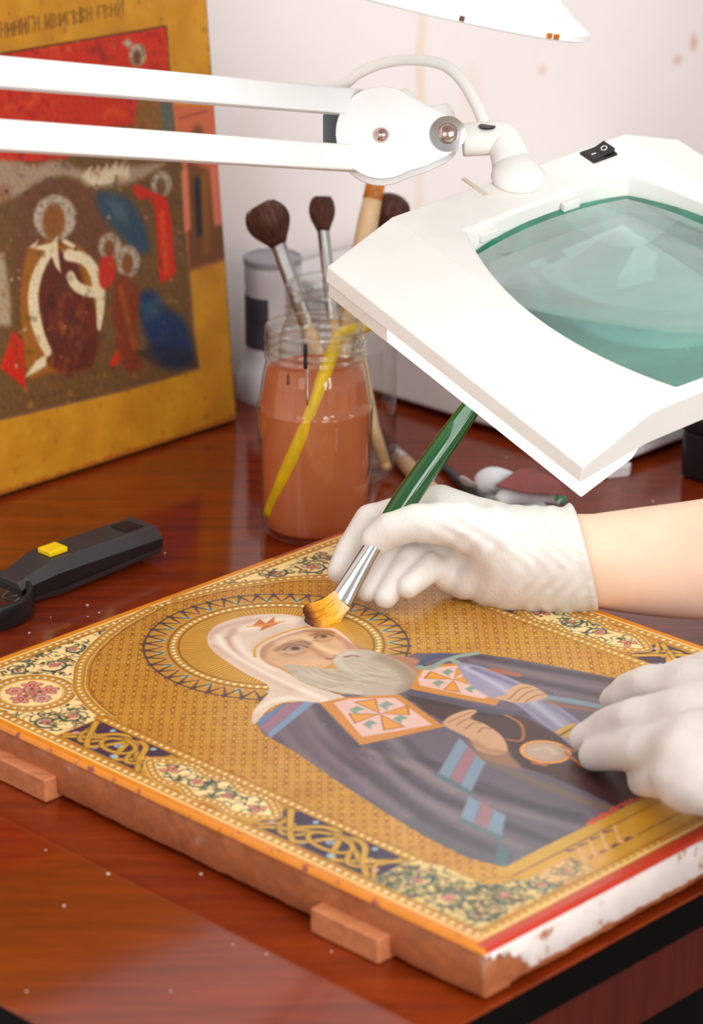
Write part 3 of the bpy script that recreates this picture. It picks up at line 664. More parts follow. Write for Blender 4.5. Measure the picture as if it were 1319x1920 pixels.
# neck cloth, cowl
pt.poly(k2((780, 258), (900, 330), (1000, 365), (1130, 380), (1180, 400), (1160, 470), (1100, 470), (900, 420)), (176, 120, 96), soft=1.2)
CW = (220, 196, 176)
pt.poly(k2((283, 305), (298, 268), (338, 240), (420, 214), (520, 202), (600, 202), (680, 216), (720, 240), (800, 256), (860, 300), (880, 340), (700, 300), (540, 330), (500, 375), (545, 415), (600, 436), (700, 492), (860, 548), (790, 568), (640, 562), (545, 585), (478, 655), (470, 612), (498, 570), (532, 530), (530, 492), (450, 452), (360, 394), (302, 348)), CW, sm=4)
for P, w, c, a in ((k2((300, 300), (330, 265), (400, 240), (500, 222)), 4, (206, 168, 148), .9), (k2((375, 300), (400, 262), (470, 238), (560, 228)), 4, (192, 150, 132), .85), (k2((370, 300), (390, 345), (450, 400), (540, 450), (640, 510)), 4.5, (190, 146, 128), .9),
    (k2((310, 330), (370, 370), (470, 430), (560, 480), (700, 540)), 4, (212, 176, 156), .9), (k2((330, 290), (350, 330), (420, 385), (520, 440), (640, 500), (760, 550)), 4, (246, 230, 212), .9),
    (k2((400, 300), (420, 340), (480, 390), (560, 430)), 5, (238, 216, 196), .9), (k2((440, 260), (540, 232), (640, 228)), 9, (242, 224, 206), .8), (k2((470, 350), (500, 310), (580, 275), (690, 250)), 4, (214, 182, 160), .6),
    (k2((500, 600), (560, 560), (660, 545), (780, 562)), 5, (244, 226, 206), .9), (k2((480, 640), (505, 600), (560, 570)), 2.4, (214, 184, 160), .8), (k2((560, 520), (640, 535), (740, 560)), 3, (214, 182, 160), .8)):
    pt.line(P, w, c, 2.0, a, sm=4)
for P in (k2((470, 250), (500, 222), (525, 240), (560, 212), (560, 236), (608, 228), (540, 255), (500, 272), (510, 252), (445, 254)),):
    pt.poly(P, (196, 106, 40), soft=.5)
pt.line(k2((450, 252), (520, 246), (600, 232)), 1.2, (232, 160, 80), .5)
# face
pt.poly(k2((500, 358), (520, 328), (600, 292), (700, 264), (790, 266), (850, 302), (905, 345), (900, 362), (850, 358), (800, 400), (760, 425), (680, 430), (600, 425), (545, 412), (510, 385)), (212, 166, 124), sm=4)
fc = pt.poly(k2((500, 358), (520, 328), (600, 292), (700, 264), (790, 266), (850, 302), (905, 345), (900, 362), (850, 358), (800, 400), (760, 425), (680, 430), (600, 425), (545, 412), (510, 385)), 0, sm=4, mask=True)
pt.clip = fc
for P, w, c, a in ((k2((510, 380), (525, 340), (600, 300), (700, 272), (790, 275)), 4, (166, 118, 86), .7), (k2((590, 320), (640, 300), (690, 290)), 9, (228, 188, 150), .8), (k2((600, 400), (680, 405), (760, 400)), 9, (222, 172, 130), .9),
    (k2((690, 300), (730, 330), (780, 350), (810, 360)), 5, (234, 194, 152), .9), (k2((700, 330), (760, 375), (795, 388)), 3.5, (180, 124, 90), .8), (k2((840, 300), (880, 335), (900, 352)), 5, (196, 124, 90), .7), (k2((520, 400), (580, 425), (640, 425)), 4, (196, 132, 98), .7),
    (k2((570, 350), (610, 328), (670, 318), (700, 322)), 3.2, (120, 82, 58), .75), (k2((715, 288), (760, 276), (800, 280)), 2.6, (124, 84, 60), .75), (k2((590, 365), (640, 372), (700, 345)), 3, (184, 134, 100), .7), (k2((735, 310), (780, 312)), 2.6, (180, 126, 94), .7), (k2((800, 290), (850, 310), (870, 340)), 4, (170, 112, 84), .6)):
    pt.line(P, w, c, 1.8, a, sm=4)
for c0, r in ((k2((644, 345))[0], 1.0), (k2((762, 296))[0], .75)):
    x, y = c0
    pt.poly([(x-20*r, y+4*r), (x-8*r, y-4*r), (x+10*r, y-5*r), (x+22*r, y-2*r), (x+8*r, y+4*r), (x-8*r, y+5*r)], (176, 146, 122), soft=.8, sm=3)
    pt.dot((x+1, y-1), 2.7*r, (92, 70, 58), px=True, soft=.7); pt.dot((x+1, y-1), 1.3*r, (48, 34, 28), px=True, soft=.5); pt.line([(x-21*r, y+2*r), (x-8*r, y-6*r), (x+12*r, y-7*r), (x+24*r, y-3*r)], 1.3, (84, 54, 40), .8, .9, sm=3); pt.line([(x-22*r, y-6*r), (x-6*r, y-15*r), (x+14*r, y-16*r), (x+28*r, y-9*r)], 1.6, (150, 104, 78), 1.0, .6, sm=3); pt.line([(x-18*r, y+9*r), (x, y+11*r), (x+18*r, y+5*r)], 2.2, (176, 128, 98), 1.2, .6, sm=3)
pt.line(k2((775, 385), (800, 386), (812, 374)), 1.6, (130, 78, 58), .6, .9, sm=3)
pt.clip = None
pt.line(k2((480, 378), (478, 350), (500, 325), (560, 292), (640, 266), (720, 253), (795, 257)), 1.6, (214, 150, 40), .4, sm=4)
# beard and moustache
BD = spline(k2((600, 412), (625, 445), (670, 478), (740, 505), (820, 525), (910, 535), (1000, 545), (1085, 525), (1145, 492), (1155, 455), (1110, 415), (1040, 378), (960, 352), (890, 350), (880, 372), (850, 380), (820, 372), (800, 400), (820, 425), (740, 425), (660, 412)), 4, True)
pt.poly(BD, (186, 168, 148), soft=.8); bm_ = pt.poly(BD, 0, mask=True, soft=.8); pt.clip = bm_
for k in range(260):
    t = random.random(); q = random.random(); x0, y0 = 630+t*330, 432-t*40+q*(40+50*t); L = random.uniform(50, 150)
    a = .62-.30*t-.25*q+random.uniform(-.08, .08)
    P = k2((x0, y0), (x0+L*.5*math.cos(a), y0+L*.5*math.sin(a)+3), (x0+L*math.cos(a-.12), y0+L*math.sin(a-.06)))
    c = random.choice(((206, 192, 172), (160, 142, 122), (196, 180, 160), (142, 122, 102), (220, 208, 190)))
    pt.line(P, random.uniform(.6, 1.1), c, .7, .42, sm=3, taper=(.3, 1, .2))
pt.line(k2((1000, 380), (1080, 420), (1130, 470), (1100, 520)), 8, (140, 116, 94), 3, .6, sm=3); pt.line(k2((660, 450), (760, 500), (900, 525)), 5, (214, 200, 180), 2, .6, sm=3)
pt.clip = None
pt.poly(k2((805, 385), (835, 360), (880, 352), (915, 362), (880, 372), (850, 382), (845, 410), (860, 440), (830, 430), (810, 410)), (194, 178, 158), soft=1.2, sm=3); pt.line(k2((850, 378), (880, 372), (905, 376)), 1.6, (140, 70, 58), .5, .9); pt.line(k2((815, 395), (835, 372), (880, 360)), 1.0, (214, 202, 186), .7, .7, sm=3); pt.line(k2((835, 400), (860, 430), (900, 455)), 2.5, (206, 192, 172), 1.4, .7, sm=3); pt.line(k2((640, 440), (700, 470), (800, 500)), 3, (150, 130, 110), 2, .5, sm=3)
# pale pink panels with orange crosses
def petals(c, tips, col=(226, 150, 52)):
    c = np.array(c)
    for a, b in tips:
        a, b = np.array(a), np.array(b); mm = (a+b)/2; a, b = mm+(a-mm)*1.35, mm+(b-mm)*1.35; m = c+(mm-c)*.02
        pt.poly([m, a, b], (150, 84, 30), soft=.5); pt.poly([m+(np.mean([a, b], 0)-m)*.08, m+(a-m)*.95+(b-a)*.06, m+(b-m)*.95-(b-a)*.06], col, soft=.4)
pt.poly(k2((745, 567), (850, 545), (1075, 533), (1262, 665), (915, 742)), (206, 132, 52)); pt.poly(k2((805, 567), (870, 552), (1058, 547), (1212, 658), (922, 708)), (228, 184, 172))
petals(k2((995, 613))[0], [k2((900, 562), (968, 552)), k2((1112, 582), (1118, 612)), k2((1088, 668), (1022, 680)), k2((868, 616), (888, 648))])
petals(k3((325, 312))[0], []) 
for c in ((900, 597), (1022, 577), (1080, 633), (955, 655)):
    x, y = k2(c)[0]; pt.poly([(x-14, y), (x, y-8), (x+15, y-1), (x+3, y+2), (x+1, y+10)], (128, 150, 130), soft=.7)
pt.poly(k3((160, 320), (195, 255), (340, 240), (420, 300), (510, 385), (490, 412), (170, 350), (150, 345)), (206, 132, 52)); pt.poly(k3((178, 310), (205, 262), (335, 252), (400, 310), (470, 372), (440, 385), (190, 332)), (228, 184, 172))
petals(k3((322, 308))[0], [k3((205, 300), (225, 278)), k3((360, 268), (340, 262)), k3((378, 322), (372, 300)), k3((340, 358), (290, 350))])
for c in ((300, 278), (262, 322), (392, 345)):
    x, y = k3(c)[0]; pt.poly([(x-12, y), (x, y-6), (x+12, y-1), (x+3, y+2), (x+1, y+8)], (128, 150, 130), soft=.7)
# staff head, veil, hands, medallion
pt.line(k3((188, 252), (215, 225), (270, 210), (310, 215)), 6, (72, 78, 112), .8, sm=4, taper=(.6, 1, .8)); pt.line(k3((190, 258), (230, 262), (280, 235), (340, 215), (415, 203)), 4.2, (142, 160, 150), .6, sm=4, taper=(1.3, .8, 1)); pt.line(k3((310, 225), (350, 248)), 4, (142, 160, 150), .6)
pt.dot(k3((205, 252))[0], .9, (40, 40, 44), px=True)
pt.poly(k3((340, 245), (430, 255), (520, 290), (600, 325), (700, 385), (830, 480), (860, 540), (820, 590), (740, 530), (640, 460), (560, 400), (470, 380), (380, 320)), (150, 142, 168), soft=.8, sm=3)
for P, c in ((k3((370, 260), (480, 320), (560, 370)), (186, 180, 200)), (k3((400, 262), (500, 300), (580, 335)), (112, 104, 140)), (k3((640, 400), (740, 480), (810, 550)), (178, 176, 190)), (k3((680, 395), (780, 460), (840, 520)), (122, 116, 140)), (k3((600, 405), (700, 480), (770, 540)), (128, 124, 146))): pt.line(P, 3.4, c, 1.6, .85, sm=3)
pt.poly(k3((725, 515), (800, 480), (830, 505), (770, 545)), (206, 160, 62), soft=.6); pt.line(k3((750, 530), (815, 492)), 1.4, (110, 60, 40), .5)
pt.line(k3((700, 380), (800, 395), (900, 415)), 6, (126, 150, 160), 1.6, .9, sm=3); pt.line(k3((700, 395), (780, 415), (880, 430)), 4, (146, 96, 76), 1.4, .9, sm=3); pt.line(k3((480, 268), (580, 290)), 5, (176, 92, 60), 1.0, .8)
FL = (206, 158, 118)
pt.poly(k3((488, 378), (530, 368), (545, 345), (590, 325), (640, 335), (695, 368), (690, 380), (640, 395), (580, 402), (520, 390)), FL, soft=.5, sm=3)
for P in (k3((545, 385), (590, 345), (630, 340)), k3((575, 392), (620, 358), (660, 350)), k3((610, 395), (650, 372), (690, 366))): pt.line(P, 1.0, (140, 92, 66), .5, .9, sm=3)
pt.poly(k3((278, 482), (310, 452), (380, 428), (416, 435), (388, 462), (440, 482), (500, 520), (532, 560), (535, 605), (480, 610), (415, 590), (385, 545), (300, 502)), FL, soft=.6, sm=3)
for P in (k3((300, 480), (350, 455), (400, 436)), k3((335, 490), (365, 470), (400, 462)), k3((370, 505), (400, 482), (430, 482)), k3((420, 520), (440, 500), (470, 505))): pt.line(P, 1.1, (150, 100, 70), .5, .9, sm=3)
pt.line(k3((400, 560), (460, 590), (530, 600)), 5, (168, 116, 82), 2, .7, sm=3); pt.poly(k3((410, 590), (480, 610), (540, 605), (600, 670), (520, 650), (430, 625)), (150, 108, 80), soft=1.4)
pt.line(k3((530, 450), (585, 480), (602, 520), (590, 552), (540, 548)), 1.7, (176, 104, 40), .5, sm=4)
med = k3((690, 597))[0]
A = np.radians(np.linspace(0, 360, 40))[:-1]
def el(c, rx, ry, tilt=.10): return [(c[0]+rx*math.cos(a)*math.cos(tilt)-ry*math.sin(a)*math.sin(tilt), c[1]+rx*math.cos(a)*math.sin(tilt)+ry*math.sin(a)*math.cos(tilt)) for a in A]
pt.poly(el(med, 49, 22), (186, 106, 40)); 
for p in el(med, 45, 19.5): pt.dot(p, 1.1, (236, 168, 90), px=True)
pt.poly(el(med, 41, 17), (190, 160, 140)); pt.line([(med[0]-18, med[1]-5), (med[0]+4, med[1]-8), (med[0]+18, med[1]+3)], 3, (214, 186, 164), 1.5, .8, sm=3)
pt.line(k3((770, 600), (840, 655)), 2.2, (190, 112, 44), .6); pt.line(k3((640, 640), (690, 650)), 2.2, (190, 112, 44), .6); pt.line(k3((760, 575), (810, 595)), 2, (190, 112, 44), .6)
# worn red ground along the lower frame
P = px2mm(kf((1090, 1545), (1130, 1530), (1170, 1522), (1200, 1508)))
for k in range(26):
    t = k/25; u = 128+t*52; pt.dot((u, 361+random.uniform(-1.2, .8)), random.uniform(1, 2.2), (214, 84, 58), al=.8)
tint(np.clip(N3*2-1.1, 0, 1)*(rb > .5)*.4, (150, 140, 140), .3)
for k in range(60):
    pt.dot((random.uniform(60, 290), random.uniform(110, 340)), random.uniform(.25, .5), (226, 210, 200), al=.5)
def panel_pos(x, y):
    d = np.minimum(np.minimum(x, 340-x), np.minimum(y, 409.3-y)); z = -np.clip(2.0-d, 0, 2)**2*0.55
    warp = 0.5*np.sin(x/340*math.pi)
    return B_uv(x/1000, y/1000)+EZ*((TOP+0.0001)+(z)/1000)[:, None]
def B_uv(u, v): return (u+B0)[:, None]*E1+(v+A0)[:, None]*E2
MT['varnish'] = attr_mat('varnished_gilding', 0.26, 0.22, 0.10, 350, 0.55)
pt.build('painting', panel_pos, MT['varnish'], panel)
# ------------------------------------------------------------------ the old panel leaning on the wall
LEAN = math.radians(4.6); BH, BTH = 0.415, 0.028
BD_UP = math.cos(LEAN)*EZ-math.sin(LEAN)*E2; BD_N = math.cos(LEAN)*E2+math.sin(LEAN)*EZ
BU1, BU0, BV = 0.4747, 0.115, -0.2507
C0 = uv(BU1, BV, T+0.0008)
oldp = empty('painted_panel', uv((BU0+BU1)/2, BV-0.02, T), 'old worn icon with ochre border and red sky standing against the wall', 'icon')
def bpos(x, y, off=0.0):                          # x: mm left of the right edge, y: mm up the face
    x = np.atleast_1d(np.asarray(x, float)); y = np.atleast_1d(np.asarray(y, float)); off = np.broadcast_to(off, x.shape)
    return C0-E1*(x/1000)[:, None]+BD_UP*(y/1000)[:, None]+BD_N*off[:, None]
def bmm(P):
    W_ = onp(P, C0, BD_N)-C0; return np.c_[-(W_@E1)*1000, (W_@BD_UP)*1000]
BW = (BU1-BU0)*1000
rg = []
for off, ins in ((-BTH, 1.0), (-BTH+0.002, 0.2), (-0.003, 0.2), (-0.0012, 1.2)):
    for (a, b) in (((0, 0), (BW, 0)), ((BW, 0), (BW, BH*1000)), ((BW, BH*1000), (0, BH*1000)), ((0, BH*1000), (0, 0))):
        for k in range(40):
            x = np.clip(a[0]+(b[0]-a[0])*k/40, ins, BW-ins); y = np.clip(a[1]+(b[1]-a[1])*k/40, ins, BH*1000-ins)
            rg.append(bpos(x+rng.uniform(-.4, .4), y+rng.uniform(0, .5), off)[0])
n = 160
mesh('board', rg, [(i*n+k, i*n+(k+1) % n, (i+1)*n+(k+1) % n, (i+1)*n+k) for i in range(3) for k in range(n)]+[tuple(range(n))[::-1], tuple(3*n+k for k in range(n))], mat('dark_old_wood', (84, 58, 34), 0.6, var=.3, vscale=60), oldp, auto=50)
bp = Paint(0, BW, 0, BH*1000, 0.85, (204, 140, 30), bmm)
N1 = bp.soft_noise(50, 11); N2 = bp.soft_noise(12, 12); N3 = bp.soft_noise(4, 13)
def bt(m, col, a):
    a = (np.clip(m, 0, 1)*a)[..., None]; bp.C[:] = bp.C*(1-a)+np.array(col, float)*a
bt(N1*1.5, (188, 118, 24), .6); bt(-N1*1.5, (222, 158, 40), .6); bt(N2-.2, (176, 104, 24), .4); bt(np.clip(N3*2-1.2, 0, 1), (150, 80, 30), .5)
edge = np.minimum(np.minimum(bp.X, BW-bp.X), bp.Y); bt((2.6-edge+N3*2)*.8, (84, 74, 34), .9); bt(((5.5+N2*2.5-bp.Y)*.7)*(bp.Y > 2.2), (168, 74, 22), .6); bt((bp.Y < 2.5), (70, 60, 30), .7)
k1 = K(0, 0, 2.748); k4 = K(0, 440, 2.748)
INN = k1((-120, 300), (-120, 300))
field = [(-300, 168), (0, 101), (312, 49), (318, 130), (330, 250), (345, 320), (350, 460), (362, 620), (374, 690), (330, 704), (240, 730), (150, 752), (0, 787), (-300, 860)]
fm = bp.poly(field, 0, mask=True); bp.poly(field, (112, 78, 42), soft=.8)
bp.clip = fm
bt(N2*fm*1.2, (86, 62, 36), .5)
bp.poly([(-300, 160), (0, 96), (315, 48), (322, 150), (300, 205), (262, 235), (200, 238), (120, 300), (0, 305), (-300, 340)], (206, 46, 22), soft=1.5)
for i in range(46):
    x = random.uniform(-120, 300); y = random.uniform(90, 290)-x*.1; a = random.uniform(-1, 1)
    bp.line([(x, y), (x+18*math.cos(a), y+14*math.sin(a)), (x+34*math.cos(a+.8), y+26*math.sin(a+.8))], random.uniform(2, 5), random.choice(((170, 26, 26), (228, 84, 26), (150, 24, 34), (214, 60, 24))), 1.5, .65, sm=3)
bp.poly([(262, 150), (300, 140), (318, 150), (330, 250), (300, 250), (250, 250)], (140, 92, 40), soft=1.5); bp.poly([(298, 190), (322, 190), (326, 244), (306, 246)], (96, 100, 90), soft=1.5)
bp.poly([(-300, 320), (0, 300), (60, 312), (110, 300), (160, 320), (250, 312), (310, 306), (240, 345), (170, 350), (120, 330), (60, 350), (20, 372), (-100, 400)], (168, 140, 116), soft=2, sm=3)
for i in range(16): bp.line([(155+i*5.5, 348-i*.9), (157+i*5.5, 330-i*1.2-(i % 3)*5)], 2.4, (226, 206, 170), 1.0, .9)
bp.poly([(160, 352), (245, 330), (236, 318), (158, 336)], (222, 202, 168), soft=1.5, al=.8)
bp.poly([(30, 420), (60, 350), (120, 335), (170, 350), (200, 420), (205, 500), (195, 600), (170, 690), (60, 700), (30, 560)], (108, 66, 42), soft=3, sm=3)
bp.poly([(182, 360), (240, 372), (270, 420), (280, 470), (250, 470), (215, 430), (190, 400)], (50, 72, 92), soft=3, sm=3); bp.poly([(200, 372), (235, 382), (240, 420), (215, 410)], (86, 110, 110), soft=3, al=.6)
bp.poly([(255, 560), (285, 545), (310, 575), (345, 600), (362, 660), (340, 690), (300, 680), (270, 620)], (30, 52, 92), soft=3.5, sm=3); bp.poly([(262, 570), (300, 555), (300, 590), (275, 600)], (46, 92, 110), soft=3, al=.7)
bp.poly([(300, 690), (250, 660), (300, 640), (366, 660), (370, 690)], (36, 34, 56), soft=3, al=.6)
# central figure
def bhalo(c, rx, ry, inner=(150, 92, 40)):
    bp.poly([(c[0]+rx*math.cos(a), c[1]+ry*math.sin(a)) for a in np.linspace(0, 6.28, 24)[:-1]], (186, 168, 148), soft=1.2)
    for k in range(26):
        a = random.uniform(0, 6.28); r = random.uniform(.65, .98); bp.dot((c[0]+rx*r*math.cos(a), c[1]+ry*r*math.sin(a)), 1.0, (132, 112, 92), px=True, al=.7)
    bp.poly([(c[0]+rx*.5*math.cos(a)-1, c[1]+4+ry*.66*math.sin(a)) for a in np.linspace(0, 6.28, 24)[:-1]], inner, soft=1.2)
bp.poly([(52, 468), (70, 462), (95, 450), (120, 462), (150, 462), (180, 500), (192, 560), (186, 620), (170, 690), (90, 700), (52, 705), (40, 600), (40, 530)], (160, 96, 28), soft=1.6, sm=3)
bp.poly([(100, 470), (140, 480), (160, 540), (185, 600), (172, 690), (96, 690), (86, 640), (72, 560), (82, 500)], (96, 40, 28), soft=2, sm=3)
for i in range(40):
    x = random.uniform(85, 175); y = random.uniform(540, 690); bp.line([(x, y), (x+random.uniform(-6, 6), y+random.uniform(10, 26))], random.uniform(2, 4.5), random.choice(((150, 70, 26), (74, 30, 26), (176, 96, 34), (120, 40, 24))), 1.6, .6)
bhalo((103, 408), 40, 43); bp.dot((100, 418), 9, (140, 84, 36), px=True, ry=12, soft=2); 
CRM = (232, 212, 172)
bp.line([(95, 470), (72, 510), (62, 560), (72, 620), (90, 660)], 8.5, CRM, .8, sm=5, taper=(.7, 1, 1, .7)); bp.poly([(54, 464), (72, 450), (68, 462), (96, 456), (108, 442), (108, 466), (114, 512), (104, 500), (94, 472)], CRM, soft=.8)
bp.line([(128, 478), (158, 486), (178, 512), (188, 560), (186, 615)], 8, CRM, .8, sm=5, taper=(1, 1, 1.3, .4)); bp.line([(132, 518), (142, 535), (160, 545), (180, 548)], 7, CRM, .8, sm=4); bp.line([(120, 452), (138, 462)], 3, CRM, .8)
bp.poly([(46, 708), (68, 676), (88, 664), (86, 686), (66, 698)], CRM, soft=1)
bp.poly([(0, 690), (24, 620), (42, 640), (46, 690), (48, 730), (20, 705)], (206, 40, 20), soft=1.2); bp.line([(26, 640), (36, 690)], 3, (150, 60, 20), 1.5, .7)
# figures at the right
bhalo((206, 462), 21, 25, (128, 74, 44)); bhalo((240, 490), 22, 30, (134, 78, 46))
bp.poly([(188, 488), (212, 482), (216, 520), (198, 542), (186, 530)], (196, 44, 28), soft=1.4, sm=3)
bp.poly([(220, 520), (250, 525), (262, 560), (255, 640), (268, 690), (232, 690), (212, 600)], (126, 52, 26), soft=1.6, sm=3); bp.line([(226, 540), (240, 600), (252, 650)], 4, (176, 82, 34), 2, .7, sm=3)
bp.poly([(205, 682), (222, 655), (226, 678), (208, 692)], (214, 44, 24), soft=1)
bhalo((303, 345), 19, 24, (120, 78, 46))
bp.poly([(248, 352), (258, 346), (290, 362), (312, 372), (322, 420), (326, 480), (330, 510), (300, 530), (296, 470), (288, 380), (262, 374)], (206, 42, 24), soft=1.2, sm=2); bp.line([(304, 400), (308, 460), (312, 510)], 4, (232, 96, 40), 2, .6, sm=3)
bhalo((258, 103), 16, 21, (120, 70, 40)); bp.poly([(230, 80), (240, 72), (250, 82), (240, 90)], (180, 170, 150), soft=1.5)
bp.line([(-40, 395), (10, 360)], 8, (140, 70, 40), 3, .6); bp.poly([(-20, 480), (8, 475), (20, 570), (20, 610), (-20, 615)], (176, 152, 124), soft=2)
for i in range(70): bp.dot((random.uniform(-60, 360), random.uniform(300, 760)), random.uniform(.6, 1.5), random.choice(((206, 180, 150), (214, 140, 90), (60, 44, 34))), px=True, al=.6)
for i in range(420):
    x = random.uniform(-150, 370); y = random.uniform(60, 790); a = random.uniform(0, 3.14); L = random.uniform(4, 16); red = y < 300-x*.1
    c = random.choice(((150, 30, 24), (226, 78, 30), (180, 40, 26), (120, 34, 30))) if red else random.choice(((140, 96, 50), (80, 56, 34), (168, 118, 62), (96, 72, 50), (66, 48, 36), (120, 100, 76), (150, 84, 40)))
    bp.line([(x, y), (x+L*.5*math.cos(a)+2, y+L*.5*math.sin(a)), (x+L*math.cos(a), y+L*math.sin(a))], random.uniform(1, 3.2), c, 1.2, random.uniform(.2, .5), sm=2)
bt(np.clip(N3*1.8-.2, 0, 1)*fm, (70, 50, 34), .28); bt(np.clip(-N3*1.8-.4, 0, 1)*fm, (190, 150, 104), .22)
bp.clip = None
bp.line([(0, 101), (312, 49), (318, 130), (322, 190)], 1.2, (96, 56, 20), .6); bp.line([(0, 787), (150, 752), (240, 730), (330, 704), (374, 690), (364, 620), (352, 470)], 1.6, (120, 84, 70), .8, .8)
# right margin saint on a salmon ground
bp.poly([(324, 196), (402, 200), (412, 320), (421, 420), (424, 486), (354, 508), (345, 320)], (206, 104, 70), soft=1.0)
bp.poly([(352, 300), (392, 318), (402, 420), (424, 424), (424, 486), (354, 508), (352, 440)], (116, 70, 36), soft=2); bp.poly([(340, 320), (352, 318), (358, 430), (346, 436)], (222, 124, 92), soft=1.2); bp.poly([(396, 316), (412, 318), (416, 420), (403, 424)], (216, 116, 88), soft=1.2)
bp.line([(370, 340), (374, 436)], 6, (44, 40, 48), 1.5); bp.line([(384, 330), (388, 470)], 6, (150, 92, 32), 2, .8); bp.dot((371, 258), 6, (120, 74, 44), px=True, ry=8, soft=2); bp.line([(336, 222), (388, 208)], 1.6, (150, 70, 50), .8, .8)
# the painted inscription along the top border (old letters, half rubbed off)
x = 2
while x < 236:
    h = random.uniform(22, 30); y0 = 78-0.19*x-8; kind = random.random(); c = random.choice(((128, 80, 26), (140, 90, 30), (112, 70, 26)))
    bp.line([(x, y0), (x-1, y0-h)], 1.6, c, .7, .8)
    if kind < .35: bp.line([(x, y0-h*.5), (x+7, y0-h*.6-1)], 1.2, c, .7, .8); bp.line([(x+8, y0-1), (x+7, y0-h)], 1.6, c, .7, .8); x += 13
    elif kind < .6: bp.line([(x, y0-h), (x+7, y0-h*.8), (x, y0-h*.5), (x+8, y0-h*.2), (x, y0)], 1.3, c, .7, .8); x += 13
    elif kind < .85: bp.line([(x, y0-h*.05), (x+8, y0-h)], 1.2, c, .7, .8); bp.line([(x+9, y0-1), (x+8, y0-h)], 1.6, c, .7, .8); x += 14
    else: bp.line([(x, y0-h), (x+8, y0-h-1)], 1.4, c, .7, .8); x += 11
    if random.random() < .22: x += 8
for i in range(160):
    x = random.uniform(0, 440); y = random.choice((random.uniform(700, 900), random.uniform(-10, 130))); bp.dot((x, y), random.uniform(.6, 2.4), random.choice(((150, 90, 24), (226, 164, 60), (120, 70, 30), (200, 120, 60))), px=True, al=.35, soft=1.0)
MT['old_paint'] = attr_mat('old_tempera', 0.42, 0.0, 0.2, 250, 0.35)
def bfn(x, y):
    d = np.minimum(np.minimum(x, BW-x), np.minimum(y, BH*1000-y)); return bpos(x, y, -np.clip(2-d, 0, 2)**2*0.0005)
bp.build('painting', bfn, MT['old_paint'], oldp)
# ------------------------------------------------------------------ hair bundles
def bundle(path, rad, n, hr, spread=None, seg=7, jit=0.12, flat=(1, 1), flare=0.0):
    """n separate hairs following path (points), radius envelope rad(t)"""
    g = G(); path = np.asarray(path, float); tg = nrm(path[-1]-path[0]); x = nrm(np.cross(tg, EZ if abs(tg[2]) < .9 else np.array([1., 0, 0]))); y = np.cross(tg, x)
    if spread is not None: x = nrm(spread-tg*(spread@tg)); y = np.cross(tg, x)
    L = np.linspace(0, 1, len(path)); cols = []
    for k in range(n):
        a = random.uniform(0, 6.283); q = math.sqrt(random.random()) if random.random() < .45 else random.uniform(.86, 1.0); tend = random.uniform(.86, 1.0)
        P = []; R = []
        for i in range(seg+1):
            t = i/seg*tend; c = np.array([np.interp(t, L, path[:, j]) for j in range(3)])
            rr_ = rad(t)*q; aa_ = a+jit*math.sin(t*5+k)
            P.append(c+x*rr_*math.cos(aa_)*flat[0]+y*rr_*math.sin(aa_)*flat[1]); R.append(hr*(1-.75*t**2)); cols.append(t)
        g.tube(P, R, 4, True)
    return g
def hair_mat(name, p0, p1, stops):
    m, nt, bs = base_mat(name); a = nd(nt, 'ShaderNodeAttribute'); a.attribute_name = 'along'
    v = tc(nt); n_ = noise(nt, v, 900, 2)
    c = ramp(nt, a.outputs['Fac'], stops); c = mixc(nt, .3, c, ramp(nt, n_, [(.35, (255, 255, 255)), (.65, (110, 90, 80))]), 'MULTIPLY')
    nt.links.new(c, bs.inputs['Base Color']); bs.inputs['Roughness'].default_value = .45; return m
def along(o, p0, p1):                        # how far along the hair a vertex lies (for root and tip colour)
    me = o.data; b = org(o.parent) if o.parent else np.array(o.location); d = np.asarray(p1)-np.asarray(p0)
    V = np.array([v.co for v in me.vertices])+b; t = ((V-p0)@d)/(d@d)
    at = me.attributes.new('along', 'FLOAT', 'POINT'); at.data.foreach_set('value', t.astype(np.float32))
# ------------------------------------------------------------------ jars
def jar(name, c, prof, nflute, z0, z1, label, inner=0.0022):
    root = empty(name, c, label, 'jar')
    zt = prof[-1][1]
    def md(r, h, a):
        if nflute and z0 < h < z1: return r-0.0011*math.sin((h-z0)/(z1-z0)*math.pi)**.5*(0.5+0.5*math.cos(nflute*a))**2
        return r
    P = spline(np.array(prof), 4); inn = [(max(r-inner, .001), h) for r, h in P[::-1] if h > zt-.022]
    G().lathe(list(map(tuple, P))+inn, np.array(c)+EZ*.0003, EZ, 72, md, caps=(True, False)).make('glass', MT['jar_glass'], root, smooth=True)
    return root
JC = atz(592, 992, T); JPX = FPX/float((JC-CAM)@CF); print('jar px/m', JPX)
jp = [(0.0285, 0.0), (0.0325, 0.0015), (0.0348, 0.006), (0.0352, 0.015), (0.0358, 0.05), (0.0364, 0.079), (0.0368, 0.084), (0.0355, 0.0875), (0.0335, 0.102), (0.0316, 0.110), (0.0308, 0.1145), (0.0318, 0.1165), (0.0308, 0.119), (0.0317, 0.1215), (0.0308, 0.124), (0.0316, 0.127), (0.0312, 0.131), (0.0314, 0.134), (0.0303, 0.1358), (0.0292, 0.135)]
j1 = jar('glass_jar', JC, jp, 12, 0.084, 0.114, 'front glass jar of cloudy orange-brown rinsing water with a yellow stick in it')
P = [(r-.0024, max(h, .0045)) for r, h in jp if h < 0.106]+[(0.0302, 0.1065)]
G().lathe([(0.001, 0.0045)]+P+[(0.001, 0.1065)], JC+EZ*.0005, EZ, 64).make('paint_water', MT['water'], j1, smooth=True)
